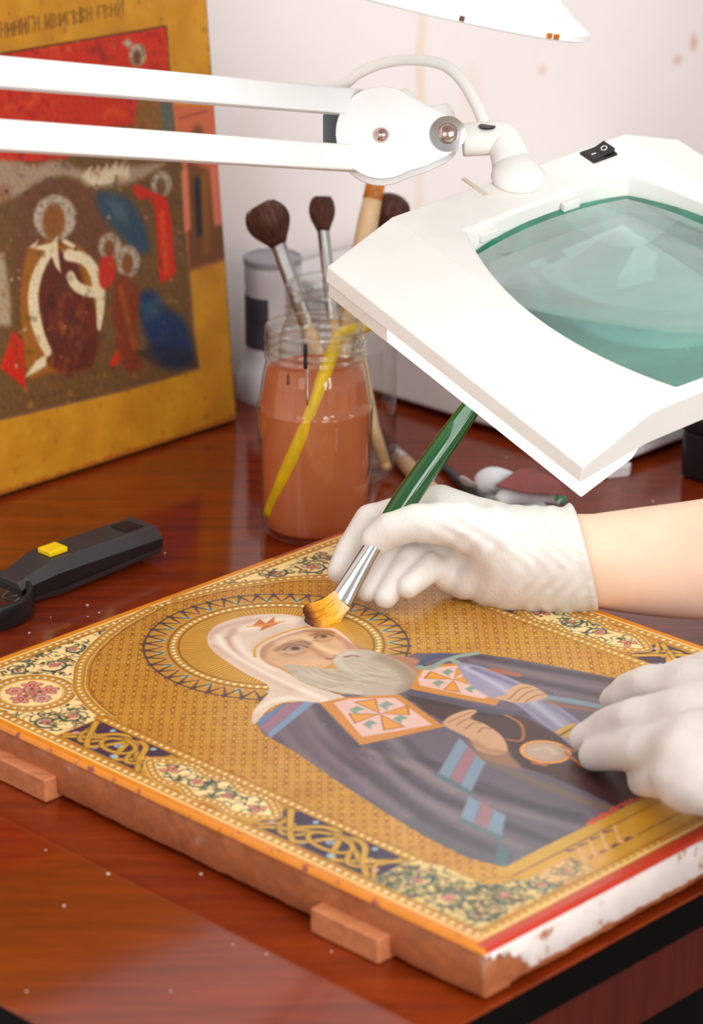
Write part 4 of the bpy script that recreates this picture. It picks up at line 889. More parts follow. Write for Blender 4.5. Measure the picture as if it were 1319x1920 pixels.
def jar_front(px, y, ins=-.0004):              # point of the jar wall (inset by ins) that faces the viewer
    d = rays((px, y))[0]; best = None; lo = 9
    for t in np.linspace(1.75, 2.02, 900):
        p = CAM+d*t; r = math.hypot(p[0]-JC[0], p[1]-JC[1]); h_ = p[2]-JC[2]; e_ = r-(np.interp(h_, [q[1] for q in jp], [q[0] for q in jp])-ins)
        if e_ < 0: return p
        if e_ < lo: lo = e_; best = p
    return best
# dark paint dribbles, and a silver streak painted in for the rib highlight
for (px, y0, y1, w, m) in ((573, 645, 692, .0014, 'black'), (577, 688, 760, .0007, 'aluminium'), (540, 702, 722, .0007, 'hair_brown')):
    pts = [jar_front(px, y0+(y1-y0)*k/6) for k in range(7)]
    G().tube(pts, [w*(.6+.4*math.sin(i*2.1)**2) for i in range(len(pts))], 8).make('dribble_and_glint', MT[m], j1, smooth=True)
D1 = float((JC-CAM)@CF)
ys = empty('yellow_stick', JC+np.array([-.02, -.02, .01]), 'yellow painted stick leaning in the jar of orange-brown water', 'stick')
st = [jar_front(x_, y_, .0052) for x_, y_ in ((508, 964), (534, 895), (564, 822), (594, 742), (625, 655))]
G().tube(spline(st, 5), np.linspace(.0052, .0044, 21), 12).make('shaft', MT['yellow_stick'], ys, smooth=True)
G().tube(spline([st[-1], atd(632, 634, D1-.021), atd(645, 624, D1-.012), atd(672, 616, D1-.004), atd(720, 600, D1+.008)], 5), .0040, 12).make('bent_end', MT['yellow_stick'], ys, smooth=True)
J2 = atz(634, 886, T)
jp2 = [(0.031, 0.0), (0.0355, 0.0015), (0.0382, 0.006), (0.0388, 0.015), (0.0390, 0.086), (0.0382, 0.096), (0.0345, 0.106), (0.0335, 0.109), (0.0348, 0.1115), (0.0337, 0.114), (0.0347, 0.1165), (0.0337, 0.119), (0.0345, 0.122), (0.0342, 0.127), (0.0345, 0.1295), (0.0335, 0.1318), (0.0325, 0.131)]
j2 = jar('glass_jar', J2, jp2, 0, 0, 0, 'empty clear glass jar behind the front one, holding upright paint brushes')
D2 = float((J2-CAM)@CF)
def mop(label, base, neck, tip, fer_len, fr, hr_len, hrad, colr, group='brushes standing in the rear jar', flare=(.55, 1.0)):
    root = empty('paint_brush', base, label, 'brush', group)
    base, neck, tip = (np.asarray(q, float) for q in (base, neck, tip)); d = nrm(neck-base); f0 = neck-d*fer_len
    L = np.linalg.norm(f0-base)
    G().tube([base, base+d*L*.3, base+d*L*.8, f0+d*.004], [fr*.55, fr*.95, fr*1.02, fr*.9], 16).make('handle', MT['light_wood'], root, smooth=True)
    F_ = G().tube([f0, f0+d*.002, f0+d*fer_len*.25, f0+d*fer_len*.27, f0+d*fer_len*.3, neck-d*.001, neck], [fr, fr*1.05, fr*1.05, fr*1.12, fr*1.04, fr*.98, fr*.94], 20).make('ferrule', colr, root, auto=40)
    h0 = neck-d*.002; e = np.linspace(0, 1, 8)[:, None]; mid = h0+d*np.linalg.norm(tip-h0)*.5; path = (1-e)**2*h0+2*e*(1-e)*mid+e**2*tip
    rad_ = lambda t: fr*.9+(hrad-fr*.9)*math.sin(min(1, t/.62)*math.pi/2)**1.2*(1 if t < .62 else 1-.55*((t-.62)/.38)**2)
    b = G(); b.tube([p for p in path], [rad_(q)*.93*(1 if q < .9 else .8) for q in np.linspace(0, 1, 8)], 16)
    hs = bundle(path, rad_, 240, .00055); b.add(np.vstack(hs.V), hs.F)
    b.make('bristles', MT['hair_brown'], root, smooth=True)
    return root
mop('wide brown mop brush with flared hair in the rear jar', J2+np.array([.012, .010, .008]), atd(521, 455, D2-.008), atd(487, 384, D2-.010), .058, .0054, .04, .0150, MT['aluminium'])
mop('slim brown mop brush with bright ferrule in the rear jar', J2+np.array([.008, -.012, .008]), atd(606, 428, D2), atd(604, 368, D2), .062, .0042, .03, .0088, MT['chrome'])
mop('dark mop brush mostly hidden behind the lamp head', J2+np.array([-.006, .012, .008]), atd(722, 432, D2+.022), atd(738, 368, D2+.026), .05, .005, .03, .0140, MT['aluminium'])
# wooden handle standing upside down in the jar, amber band near its end
wb = empty('paint_brush', J2+np.array([-.010, -.006, .008]), 'pale wooden brush handle with amber band showing above the jar', 'brush', 'brushes standing in the rear jar')
a, b = J2+np.array([-.012, -.006, .010]), atd(706, 338, D2+.012); d = nrm(b-a); Lw = np.linalg.norm(b-a)
G().tube([a+d*Lw*t for t in (.12, .3, .6, .85, .93)], [.004, .0052, .0068, .0072, .0066], 18).make('handle', MT['light_wood'], wb, smooth=True)
G().tube([a+d*Lw*t for t in (.925, .93, .985, .99)], [.0064, .0068, .0066, .006], 18).make('amber_band', MT['orange_band'], wb, auto=40)
G().tube([a+d*Lw*t for t in (.985, 1.0, 1.04)], [.006, .0058, .0045], 18).make('handle_tip', MT['light_wood'], wb, smooth=True)
G().tube([a, a+d*Lw*.125], [.0044, .0046], 14).make('ferrule', MT['aluminium'], wb, smooth=True)
# thin handle leaning low in the rear jar
tb = empty('paint_brush', J2+np.array([.02, -.02, .008]), 'short pale brush handle leaning low inside the rear glass jar', 'brush', 'brushes standing in the rear jar')
G().tube([atd(722, 868, D2-.012), atd(700, 800, D2-.012), atd(684, 720, D2-.010), atd(676, 655, D2-.006)], [.0038, .0044, .0044, .003], 14).make('handle', MT['light_wood'], tb, smooth=True)
G().tube([atd(722, 868, D2-.012), atd(727, 882, D2-.012)], [.0036, .003], 14).make('handle_end', MT['light_wood'], tb, smooth=True)
# ------------------------------------------------------------------ white pot, white box, black case at the back
wp = empty('plastic_pot', atz(512, 742, T), 'white plastic pot with grey lid and dark label at the wall', 'pot')
pc = atz(514, 742, T); DP = float((pc-CAM)@CF); rp = 62/FPX*DP
hp = 0.104
G().lathe([(rp*1.12, 0), (rp*1.16, .003), (rp*1.16, .016), (rp*1.02, .024), (rp*.86, .030), (rp*.84, .04), (rp*.84, hp-.018), (rp*.86, hp-.016), (rp*.86, hp-.004)], pc+EZ*.0002, EZ, 40).make('body', MT['white_pack'], wp, auto=50)
G().lathe([(rp*.80, hp-.005), (rp*.88, hp-.004), (rp*.88, hp), (rp*.80, hp+.0012), (rp*.78, hp), (rp*.76, hp)], pc, EZ, 40).make('lid', MT['grey_lid'], wp, auto=50)
A = np.radians(np.linspace(170, 262, 16)); lb = [pc+np.array((math.cos(a), math.sin(a), 0))*rp*.852+EZ*h for h in (.040, .078) for a in A]
mesh('label', lb, [(k, k+1, 17+k, 16+k) for k in range(15)], MT['label_dark'], wp, smooth=True)
bx = empty('white_box', uv(.78, -.15, T), 'white plastic appliance box standing behind the magnifier lamp', 'box')
def rbox(u0, u1, v0, v1, z0, z1, r): return G().prism(rr(u0, u1, v0, v1, r, z0), EZ*(z1-z0))
rbox(.578, .98, WV+.012, .006, T+.005, T+.062, .016).make('body', MT['white_pack'], bx, bevel=.004)
rbox(.576, .982, WV+.010, .008, T+.062, T+.076, .018).make('lid', MT['white_pack'], bx, bevel=.004)
for (u_, v_) in ((.592, -.008), (.966, -.008), (.592, -.31), (.966, -.31)): G().lathe([(.007, 0), (.008, .006)], uv(u_, v_, T+.0002), EZ, 16).make('foot', MT['grey_lid'], bx)
bc = empty('black_case', uv(.72, .09, T), 'black plastic case at the right edge behind the forearm', 'case')
cA = atz(1284, 903, T); cu, cv = float(cA@E1-B0), float(cA@E2-A0)
rbox(cu+.004, cu+.20, cv-.010, cv+.09, T+.0004, T+.034, .008).make('body', MT['dark_case'], bc, bevel=.003)
rbox(cu+.002, cu+.202, cv-.012, cv+.092, T+.034, T+.046, .009).make('lid', MT['dark_case'], bc, bevel=.003)
# ------------------------------------------------------------------ small things on the desk
# folded cotton cloth with green print, maroon paper on it
cl = empty('cotton_cloth', atz(965, 925, T), 'crumpled white cotton cloth lying on the desk behind the gloved wrist', 'cloth')
def sheet(name, prof, along_v, width, mt, parent, thick=.0012, ny=14, wob=.002, loc=None):
    prof = spline(prof, 6); V = []; n_ = len(prof)
    for s_ in (0, 1):
        for j in range(ny):
            t = j/(ny-1)-.5
            for i, p in enumerate(prof):
                q = p+along_v*width*t*(1+.08*math.sin(i*.7+j))+EZ*(wob*math.sin(i*.5+j*.9)*.5+(thick if s_ else 0)); V.append(q)
    F = []; m_ = n_*ny
    for j in range(ny-1):
        for i in range(n_-1):
            a_ = j*n_+i; F.append((a_, a_+1, a_+n_+1, a_+n_)); F.append((m_+a_, m_+a_+n_, m_+a_+n_+1, m_+a_+1))
    for i in range(n_-1): F.append((i, m_+i, m_+i+1, i+1)); a_ = (ny-1)*n_+i; F.append((a_, a_+1, m_+a_+1, m_+a_))
    for j in range(ny-1): F.append((j*n_, (j+1)*n_, m_+(j+1)*n_, m_+j*n_)); a_ = j*n_+n_-1; F.append((a_, m_+a_, m_+a_+n_, a_+n_))
    return mesh(name, V, F, mt, parent, smooth=True, loc=loc)
h = lambda x, y, z: atz(x, y, T+z)
sheet('left_fold', [h(893, 906, .012), h(900, 925, .003), h(925, 940, .002), h(960, 944, .002), h(1000, 940, .003)], E2, .028, MT['cloth'], cl)
G().tube(spline([h(902, 912, .009), h(918, 902, .013), h(945, 898, .013), h(985, 902, .010)], 6), [.004+.005*math.sin(math.pi*min(1, .15+i/18)) for i in range(19)], 14).make('rolled_edge', MT['cloth'], cl, smooth=True)
G().tube(spline([h(935, 944, .006), h(960, 928, .010), h(995, 922, .011), h(1030, 930, .007), h(1052, 940, .004)], 6), [.003+.005*math.sin(math.pi*min(1, .1+i/24)) for i in range(25)], 14).make('rolled_edge', MT['cloth'], cl, smooth=True)
G().tube(spline([h(1022, 930, .006), h(1042, 934, .006), h(1058, 938, .004)], 6), [.003]*13, 10).make('green_print', MT['green_cloth'], cl, smooth=True)
pm = G().prism([h(930, 912, .017), h(985, 924, .018), h(1062, 930, .012), h(1050, 905, .016), h(1000, 878, .020), h(975, 880, .021)], EZ*.0008).make('maroon_paper', MT['maroon_paper'])
tag(pm, 'folded piece of maroon abrasive paper on the white cloth', 'paper')
# brush lying on the desk behind the hand
lb_ = empty('paint_brush', h(770, 890, 0), 'wooden brush with grey ferrule lying on the desk behind the hand', 'brush')
G().tube([h(738, 842, .006), h(760, 868, .006)], [.0046, .0054], 16).make('ferrule', MT['aluminium'], lb_, smooth=True)
G().tube([h(758, 866, .006), h(790, 900, .0062), h(850, 965, .006), h(900, 1015, .005)], [.0056, .0060, .0058, .003], 16).make('handle', MT['light_wood'], lb_, smooth=True)
hs = bundle([h(739, 843, .006), h(715, 815, .005), h(700, 796, .004)], lambda t: .0045*(1-.5*t), 60, .0006); hs.make('bristles', MT['hair_brown'], lb_, smooth=True)
dk = G().tube([h(806, 852, .0034), h(850, 890, .0034), h(905, 945, .0034), h(912, 952, .0034)], [.0022, .0032, .0032, .001], 12).make('dark_pencil', MT['darkgrey'], smooth=True)
tag(dk, 'thin dark pencil lying on the desk behind the green brush', 'pencil')
wr = empty('paper_scrap', h(1165, 893, 0), 'small white paper scrap on the desk below the lamp', 'paper'); G().prism([h(1140, 897, .0004), h(1180, 892, .0004), h(1184, 884, .0004), h(1160, 878, .0004)], EZ*.006).make('folded_paper', MT['white_pack'], wr)
# dust on the lacquer
g = G()
for (x, y) in ((86, 1595), (203, 1640), (377, 1640), (437, 1772), (622, 1785), (164, 1136), (165, 1157), (55, 1188), (186, 1150), (95, 1158), (309, 1038), (1130, 968), (1225, 941), (950, 858), (120, 1700), (320, 1860), (50, 1860), (930, 790), (500, 1790)):
    c = h(x, y, 0); r = random.uniform(.0005, .0010); g.lathe([(r*.5, 0), (r, r*.4), (r*.7, r*.9), (r*.1, r*1.1)], c, EZ, 7)
du = g.make('dust_specks', MT['speck'], smooth=True); tag(du, 'pale dust specks scattered over the desk lacquer', 'dust', kind='stuff')
# ------------------------------------------------------------------ hand magnifier
hm = empty('hand_magnifier', atz(120, 1110, T), 'black hand magnifier with a yellow switch lying at the left', 'magnifier')
mt_ = atz(308, 1052, T); mu, mv = float(mt_@E1-B0), float(mt_@E2-A0)      # near bottom corner of the handle end
ML, MW, MH = 0.110, 0.034, 0.023
def mloc(s_, w, z): return uv(mu-s_, mv-w, T+z)           # s back along the handle, w across, z up
g = G(); secs = []
for s_, zb, wi, zt in ((0, .0055, .0, .0215), (.002, .0050, 0, .0222), (.05, .0025, 0, .0225), (ML-.026, .0008, 0, .0225)):
    secs.append([mloc(s_, .002+wi, zb), mloc(s_, wi, zb+.005), mloc(s_, wi, zt-.0065), mloc(s_, .0065+wi, zt), mloc(s_, MW-.0055, zt), mloc(s_, MW, zt-.006), mloc(s_, MW, zb+.004), mloc(s_, MW-.003, zb)])
s_ = ML; secs.append([mloc(s_, .006, .001), mloc(s_, .004, .004), mloc(s_, .004, .0115), mloc(s_, .0085, .0150), mloc(s_, MW-.008, .0150), mloc(s_, MW-.004, .0115), mloc(s_, MW-.004, .004), mloc(s_, MW-.006, .001)])
n = 8; g.add(np.vstack(secs), [(i*n+k, i*n+(k+1) % n, (i+1)*n+(k+1) % n, (i+1)*n+k) for i in range(4) for k in range(n)]+[tuple(range(n))[::-1], tuple(4*n+k for k in range(n))])
hh = g.make('handle', [MT['darkgrey'], MT['black']], hm, bevel=.0008)
for i in range(4): hh.data.polygons[i*8+1].material_index = 1
for s_, sw in ((.074, .011),):
    pz = .0226
    G().prism([mloc(s_-.006, .0105, pz), mloc(s_+.008, .0105, pz), mloc(s_+.008, .0225, pz), mloc(s_-.006, .0225, pz)], EZ*.0035).make('switch', MT['yellow'], hm, bevel=.0008)
G().prism([mloc(.008, .010, .0225), mloc(.022, .010, .0225), mloc(.022, .024, .0225), mloc(.008, .024, .0225)], EZ*.0003).make('battery_catch', MT['black'], hm)
mc = mloc(ML+.0235, MW/2+.001, 0); MRR = .0345
G().lathe([(MRR-.003, .0), (MRR-.0004, .0006), (MRR, .003), (MRR, .0125), (MRR-.001, .0145), (MRR-.0032, .0148), (MRR-.0042, .0135), (MRR-.0048, .010), (MRR-.0048, .004), (MRR-.003, .0)], mc+EZ*.0004, EZ, 64, caps=(False, False)).make('lens_ring', MT['black'], hm, auto=40)
G().lathe([(.0001, .0045), (MRR*.5, .0052), (MRR-.0049, .0070), (MRR-.0049, .0085), (MRR*.7, .0108), (MRR*.4, .0122), (.0001, .0128)], mc+EZ*.0004, EZ, 48).make('lens', MT['clear_glass'], hm, smooth=True)
# ------------------------------------------------------------------ magnifier lamp
LA, LB, LWG, LD = 0.08746, 0.11433, 0.04843, math.radians(21.72)
phi, tau, rho = math.radians(37.379), math.radians(14.696), math.radians(8.262)
LO = np.array([0.161006, 1.591735, 0.969357])
lu = np.array([math.cos(phi), math.sin(phi), 0]); lh = np.array([math.sin(phi), -math.cos(phi), 0]); lv = math.cos(tau)*lh-math.sin(tau)*EZ
ln_ = np.cross(lu, lv); ln_ = ln_ if ln_[2] > 0 else -ln_
lu, ln_ = math.cos(rho)*lu+math.sin(rho)*ln_, math.cos(rho)*ln_-math.sin(rho)*lu
def ll(a, b, c=0.0): return LO+lu*a+lv*b+ln_*c
lamp = empty('magnifier_lamp', uv(DU0+.012, .16, T), 'white magnifying work lamp with square lens over the gloved hand', 'lamp')
TK = 0.0205
HA, HB = 0.0600, 0.0925                         # half size of the lens opening
oc = 0.0115                                     # opening sits slightly to the back
def barrel(ha, hb, bul, cb, N=72, bf=.02):
    P = []
    for k in range(N):
        t = k/N*4; s_ = int(t); f = t-s_; e = 2*f-1; w = 1+bul*(1-e*e) if s_ in (1, 3) else 1+bf*(1-e*e)
        P.append([(e*ha, -hb*w), (ha*w, e*hb), (-e*ha, hb*w), (-ha*w, -e*hb)][s_])
    return np.array([(a, b+cb) for a, b in P])
def rect(ha, hb, N=72): return barrel(ha, hb, 0.0, 0, N, 0.0)
N = 72
g = G(); rings_ = []
outer = rect(LA, LB); hole1 = barrel(HA+.002, HB, .34, oc); hole1b = barrel(HA, HB-.0015, .345, oc); hole2 = barrel(HA-.002, HB-.006, .36, oc, 72, .07)
V = [ll(a, b, 0) for a, b in outer]+[ll(a, b, 0) for a, b in hole1]+[ll(a, b, -.0016) for a, b in hole1b]+[ll(a, b, -.0185) for a, b in hole2]+[ll(a, b, -TK) for a, b in hole2]+[ll(a, b, -TK) for a, b in outer]
F = [(i*N+k, i*N+(k+1) % N, (i+1)*N+(k+1) % N, (i+1)*N+k) for i in range(5) for k in range(N)]
# front and back walls of the middle part
F += [(k, k+1, 5*N+k+1, 5*N+k) for k in list(range(0, N//4))+list(range(N//2, 3*N//4))]
g.add(V, F)
# wings, folded down at both sides
TW = 0.0105
nb = N//4
for s_ in (1, -1):
    bl = [-LB+2*LB*k/nb for k in range(nb+1)]
    w = LWG; ca, sa = math.cos(LD), math.sin(LD)
    W0 = [ll(s_*LA, b, 0) for b in bl]; W1 = [ll(s_*(LA+w*ca), b, -w*sa) for b in bl]; W2 = [ll(s_*(LA+w*ca+.0008), b, -w*sa-TW) for b in bl]; W3 = [ll(s_*(LA), b, -TK) for b in bl]
    m_ = nb+1; Fw = [(i*m_+k, i*m_+k+1, (i+1)*m_+k+1, (i+1)*m_+k) for i in range(3) for k in range(nb)]
    Fw += [(0, m_, 2*m_, 3*m_), (nb, 2*m_-1, 3*m_-1, 4*m_-1)]
    g.add(W0+W1+W2+W3, Fw)
hd = mesh('head', np.vstack(g.V), g.F, MT['white_plastic'], lamp, auto=18)
bm = bmesh.new(); bm.from_mesh(hd.data); bmesh.ops.remove_doubles(bm, verts=bm.verts, dist=1e-5); bmesh.ops.recalc_face_normals(bm, faces=bm.faces); bm.to_mesh(hd.data); bm.free()
hd.data.set_sharp_from_angle(angle=math.radians(18))
bv = hd.modifiers.new('bevel', 'BEVEL'); bv.width = .0022; bv.segments = 3; bv.limit_method = 'ANGLE'; bv.angle_limit = math.radians(30); bv.harden_normals = True
# light bars under the wings and the white shell ends behind them
for s_ in (1, -1):
    ca, sa = math.cos(LD), math.sin(LD); w = LWG
    def sec(b, i0, i1, d0, d1):
        return [ll(s_*(LA+.004), b, -TK+.002), ll(s_*(LA+w*ca-i0), b, -w*sa-TW+.0006), ll(s_*(LA+w*ca-i1), b, -w*sa-TW-d1), ll(s_*(LA+.010), b, -TK-.006)]
    for nm, b0, b1, mm, i_, dd in (('light_bar', -LB+.058, LB-.0004, 'led', .0006, .0098), ('shell_end', -LB+.0012, -LB+.058, 'white_plastic', .0002, .0100)):
        q = sec(b0, i_, i_+.0008, 0, dd)+sec(b1, i_, i_+.0008, 0, dd)
        mesh(nm, q, [(0, 1, 2, 3), (4, 7, 6, 5), (0, 4, 5, 1), (1, 5, 6, 2), (2, 6, 7, 3), (3, 7, 4, 0)], MT[mm], lamp, bevel=.0008)
# lens: two bulging caps with a ground rim
NB = 72; nr = 14
lens_o = barrel(HA-.0022, HB-.0062, .36, oc, 72, .07); V = []; F = []
top0, bot0, sag = -.0150, -.0240, .0160
def cap(sgn, z0, bulge):
    out = []
    for i in range(nr+1):
        t = i/nr
        for k in range(NB):
            a, b = lens_o[k][0]*t, (lens_o[k][1]-oc)*t+oc; rr2 = (a*a+(b-oc)**2)/(HA*HA+HB*HB)
            out.append(ll(a, b, z0+sgn*bulge*(1-rr2)))
    return out
V = cap(1, top0, sag)+cap(-1, bot0, sag); n1 = (nr+1)*NB
for i in range(nr):
    for k in range(NB):
        F.append((i*NB+k, i*NB+(k+1) % NB, (i+1)*NB+(k+1) % NB, (i+1)*NB+k)); F.append((n1+i*NB+k, n1+(i+1)*NB+k, n1+(i+1)*NB+(k+1) % NB, n1+i*NB+(k+1) % NB))
nf = len(F)
for k in range(NB): F.append((nr*NB+k, nr*NB+(k+1) % NB, n1+nr*NB+(k+1) % NB, n1+nr*NB+k))
me_l = mesh('lens', V, F, [MT['lens'], MT['lens_edge']], lamp, auto=35)
bm = bmesh.new(); bm.from_mesh(me_l.data); bmesh.ops.remove_doubles(bm, verts=bm.verts, dist=1e-6); bmesh.ops.recalc_face_normals(bm, faces=bm.faces)
for fc_ in bm.faces:
    fc_.material_index = 1 if abs(fc_.normal.dot(Vector(ln_))) < .3 else 0
bm.to_mesh(me_l.data); bm.free(); me_l.data.set_sharp_from_angle(angle=math.radians(35))
# clips in the opening, slot and rocker switch
LP0 = ll(0, 0, 0)
def onlamp(x, y): P = atp(x, y, LP0, ln_); return float((P-LO)@lu), float((P-LO)@lv)
for (x, y) in ((945, 440), (1102, 384)):
    a, b = onlamp(x, y); b = -HB+oc+.0022
    G().box(ll(a, b+.0010, -.0075), lu*.006, lv*.0016, ln_*.0025).make('lens_clip', MT['white_plastic'], lamp, bevel=.0005)
a, b = onlamp(884, 346); a2, b2 = onlamp(905, 363)
G().box(ll(a, b+.004, .0003), lu*.0014, lv*.0115, ln_*.0006).make('rib', MT['ivory'], lamp, bevel=.0003)
a, b = onlamp(1123, 290)
sw = G().box(ll(a, b, .0006), lu*.0092, lv*.0066, ln_*.0009).make('rocker_switch', MT['black'], lamp, bevel=.0004)
g = G(); g.add([ll(a-.0078, b-.0052, .0016), ll(a+.0078, b-.0052, .0046), ll(a+.0078, b+.0052, .0046), ll(a-.0078, b+.0052, .0016), ll(a-.0078, b-.0052, .001), ll(a+.0078, b-.0052, .001), ll(a+.0078, b+.0052, .001), ll(a-.0078, b+.0052, .001), ll(a-.0005, b-.0052, .0018), ll(a-.0005, b+.0052, .0018)], [(0, 8, 9, 3), (8, 1, 2, 9), (4, 7, 6, 5), (0, 4, 5, 1, 8), (3, 9, 2, 6, 7), (1, 5, 6, 2), (0, 3, 7, 4)])
g.make('rocker', MT['black'], sw)
def rz(da): return .0018+(.0028*(da+.0005)/.0083 if da > -.0005 else -.0002)
A = np.linspace(0, 2*math.pi, 25)
G().tube([ll(a+.0038+.0017*math.cos(t), b+.0017*math.sin(t), rz(.0038+.0017*math.cos(t))+.0001) for t in A], .00032, 6).make('off_mark', MT['white_ink'], sw)
G().box(ll(a-.0040, b, .00185), lu*.0016, lv*.00035, ln_*.0002).make('on_mark', MT['white_ink'], sw)
# swivel neck
DN = float((ll(0, -LB, 0)-CAM)@CF)
a, b = onlamp(972, 338); nb_ = ll(a, b, 0); dN = float((nb_-CAM)@CF)
nk = [atd(868, 262, dN+.004), atd(905, 260, dN+.004), atd(938, 258, dN+.003), atd(950, 275, dN+.002), atd(960, 302, dN), nb_+ln_*.008, nb_+ln_*.003, nb_+ln_*.0002]
pp = spline(nk[:5], 5); rr_ = np.interp(np.linspace(0, 1, len(pp)), [0, .25, .5, .75, 1], [.0098, .0100, .0100, .0108, .0118])
G().tube(pp, rr_, 24).make('swivel_neck', MT['white_plastic'], lamp, smooth=True)
V = []; cN = atd(958, 298, dN)
ringN = [(cN, .0112, nrm(cN-nb_)), (cN*.45+nb_*.55+ln_*.003, .0136, ln_), (nb_+ln_*.0048, .0158, ln_), (nb_+ln_*.0020, .0162, ln_), (nb_+ln_*.0001, .0155, ln_)]
for c, r, ax in ringN:
    x = nrm(lu-ax*(lu@ax)); y = np.cross(ax, x); V += [c+r*(math.cos(t)*x+math.sin(t)*y) for t in np.linspace(0, 2*math.pi, 33)[:-1]]
mesh('neck_foot', V, [(i*32+k, i*32+(k+1) % 32, (i+1)*32+(k+1) % 32, (i+1)*32+k) for i in range(4) for k in range(32)]+[tuple(range(32)), tuple(128+k for k in range(32))], MT['white_plastic'], lamp, smooth=True)
# joint: two teardrop plates, bolts, wing nut
dJ = dN+.006
def jp_(x, y, off=0.0): return atd(x, y, dJ)+CF*off
Apts = []
for t in np.linspace(58, 302, 34): Apts.append((716+86*math.cos(math.radians(t)), 257-86*math.sin(math.radians(t))))
Apts += [(800, 318), (838, 300), (856, 284), (862, 262), (856, 240), (838, 226), (800, 206)]
Apts = np.array(Apts)
for off in (-.021, .014): G().prism([jp_(x, y, off) for x, y in Apts], CF*.003).make('joint_plate', MT['white_enamel'], lamp, bevel=.0008)
G().tube([jp_(716, 257, -.018), jp_(716, 257, .014)], .014, 24).make('joint_core', MT['white_enamel'], lamp)
for (x, y, r, m_) in ((715, 262, 14, 'copper'), (838, 260, 19, 'copper')):
    c = jp_(x, y, -.021); R_ = r/FPX*dJ
    if r > 15: G().lathe([(R_*1.75, 0), (R_*1.75, .0012), (R_*1.2, .0014)], c, -CF, 32).make('washer', MT['chrome'], lamp, auto=40)
    G().lathe([(R_, 0), (R_, .0016), (R_*.86, .0032), (R_*.5, .0044), (R_*.05, .0048)], c-CF*.0012*(r > 15), -CF, 24).make('bolt', MT[m_], lamp, smooth=True)
G().tube([jp_(838, 260, -.019), jp_(838, 260, .014)], .0085, 20).make('joint_pin', MT['chrome'], lamp)
G().prism([jp_(606, 215, -.004), jp_(640, 215, -.004), jp_(640, 282, -.004), jp_(606, 282, -.004)], CF*.012).make('spacer', MT['grey'], lamp, bevel=.001)
kb = G().tube([jp_(760, 190, .012), jp_(770, 200, .030)], .006, 16).make('wing_nut', MT['white_plastic'], lamp, smooth=True)
for P_k in ([(735, 165), (765, 155), (785, 178), (770, 205), (745, 190)], [(790, 195), (842, 184), (857, 205), (846, 222), (800, 222)]):
    G().prism([jp_(x, y, .018) for x, y in P_k], CF*.006).make('wing', MT['white_plastic'], kb, bevel=.0012)
# arms: two white square tubes coming from the left front
AW = .0076
def arm(p0, p1, nm='arm_bar'):
    d = nrm(p1-p0); up = nrm(CU-d*(CU@d)); sd = np.cross(d, up)
    return G().box((p0+p1)/2, d*np.linalg.norm(p1-p0)/2, up*AW, sd*.0058).make(nm, MT['white_enamel'], lamp, bevel=.0016)
dL = 1.44
def ext(p0, p1, t): return p0+(p1-p0)*t
R1, R2 = atd(700, 195, dJ+.012), atd(706, 300, dJ+.012); L1, L2 = atd(0, 136, dL), atd(0, 254, dL)
Q1, Q2 = ext(R1, L1, 1.33), ext(R2, L2, 1.33); arm(R1, Q1); arm(R2, Q2)
el_c = (Q1+Q2)/2; axd = nrm(np.cross(Q1-R1, CU))
g = G(); dd = nrm(Q1-R1)
EL = el_c+dd*.03; up = nrm(EZ)
G().prism([el_c-dd*.03+CU*.034, el_c+dd*.05+CU*.034, el_c+dd*.05-CU*.034, el_c-dd*.03-CU*.034], axd*.003).make('elbow_plate', MT['white_enamel'], lamp, bevel=.001)
foot = EL.copy(); foot[2] = T
fu, fv = float(foot@E1-B0), float(foot@E2-A0); print('lamp foot uv', fu, fv, 'clamp edge', DU0)
base_p = uv(DU0+.010, fv+.02, T+.03); 
g = G()
for o_ in (-.012, .012): g.tube([EL+dd*o_, base_p+E2*o_], .0065, 16)
g.make('lower_arm', MT['white_enamel'], lamp, smooth=True)
G().tube([base_p-EZ*.029, base_p+EZ*.012], .012, 20).make('post', MT['chrome'], lamp, auto=40)
g = G(); cb = uv(DU0-.004, fv+.02, T)
g.uvbox(DU0-.012, DU0+.03, fv, fv+.04, T+.0003, T+.008); g.uvbox(DU0-.012, DU0-.002, fv, fv+.04, T-.045, T+.004); g.uvbox(DU0-.012, DU0+.018, fv, fv+.04, T-.05, T-.042)
g.make('clamp', MT['white_enamel'], lamp, bevel=.001)
cbp = spline([atd(560, 168, dJ+.03), atd(640, 160, dJ+.02), atd(672, 138, dJ+.018), atd(720, 118, dJ+.016), atd(780, 112, dJ+.012), atd(832, 122, dJ+.010), atd(866, 150, dJ+.006), atd(893, 195, dJ+.002), atd(913, 242, dN+.003)], 6)
G().tube(cbp, np.linspace(.0031, .0037, len(cbp)), 14).make('cable', MT['white_plastic'], lamp, smooth=True)
G().lathe([(.0050, 0), (.0050, .0008), (.0042, .0010)], atd(914, 238, dN-.004), nrm(CU-CF*.5), 20).make('grommet', MT['black'], lamp)
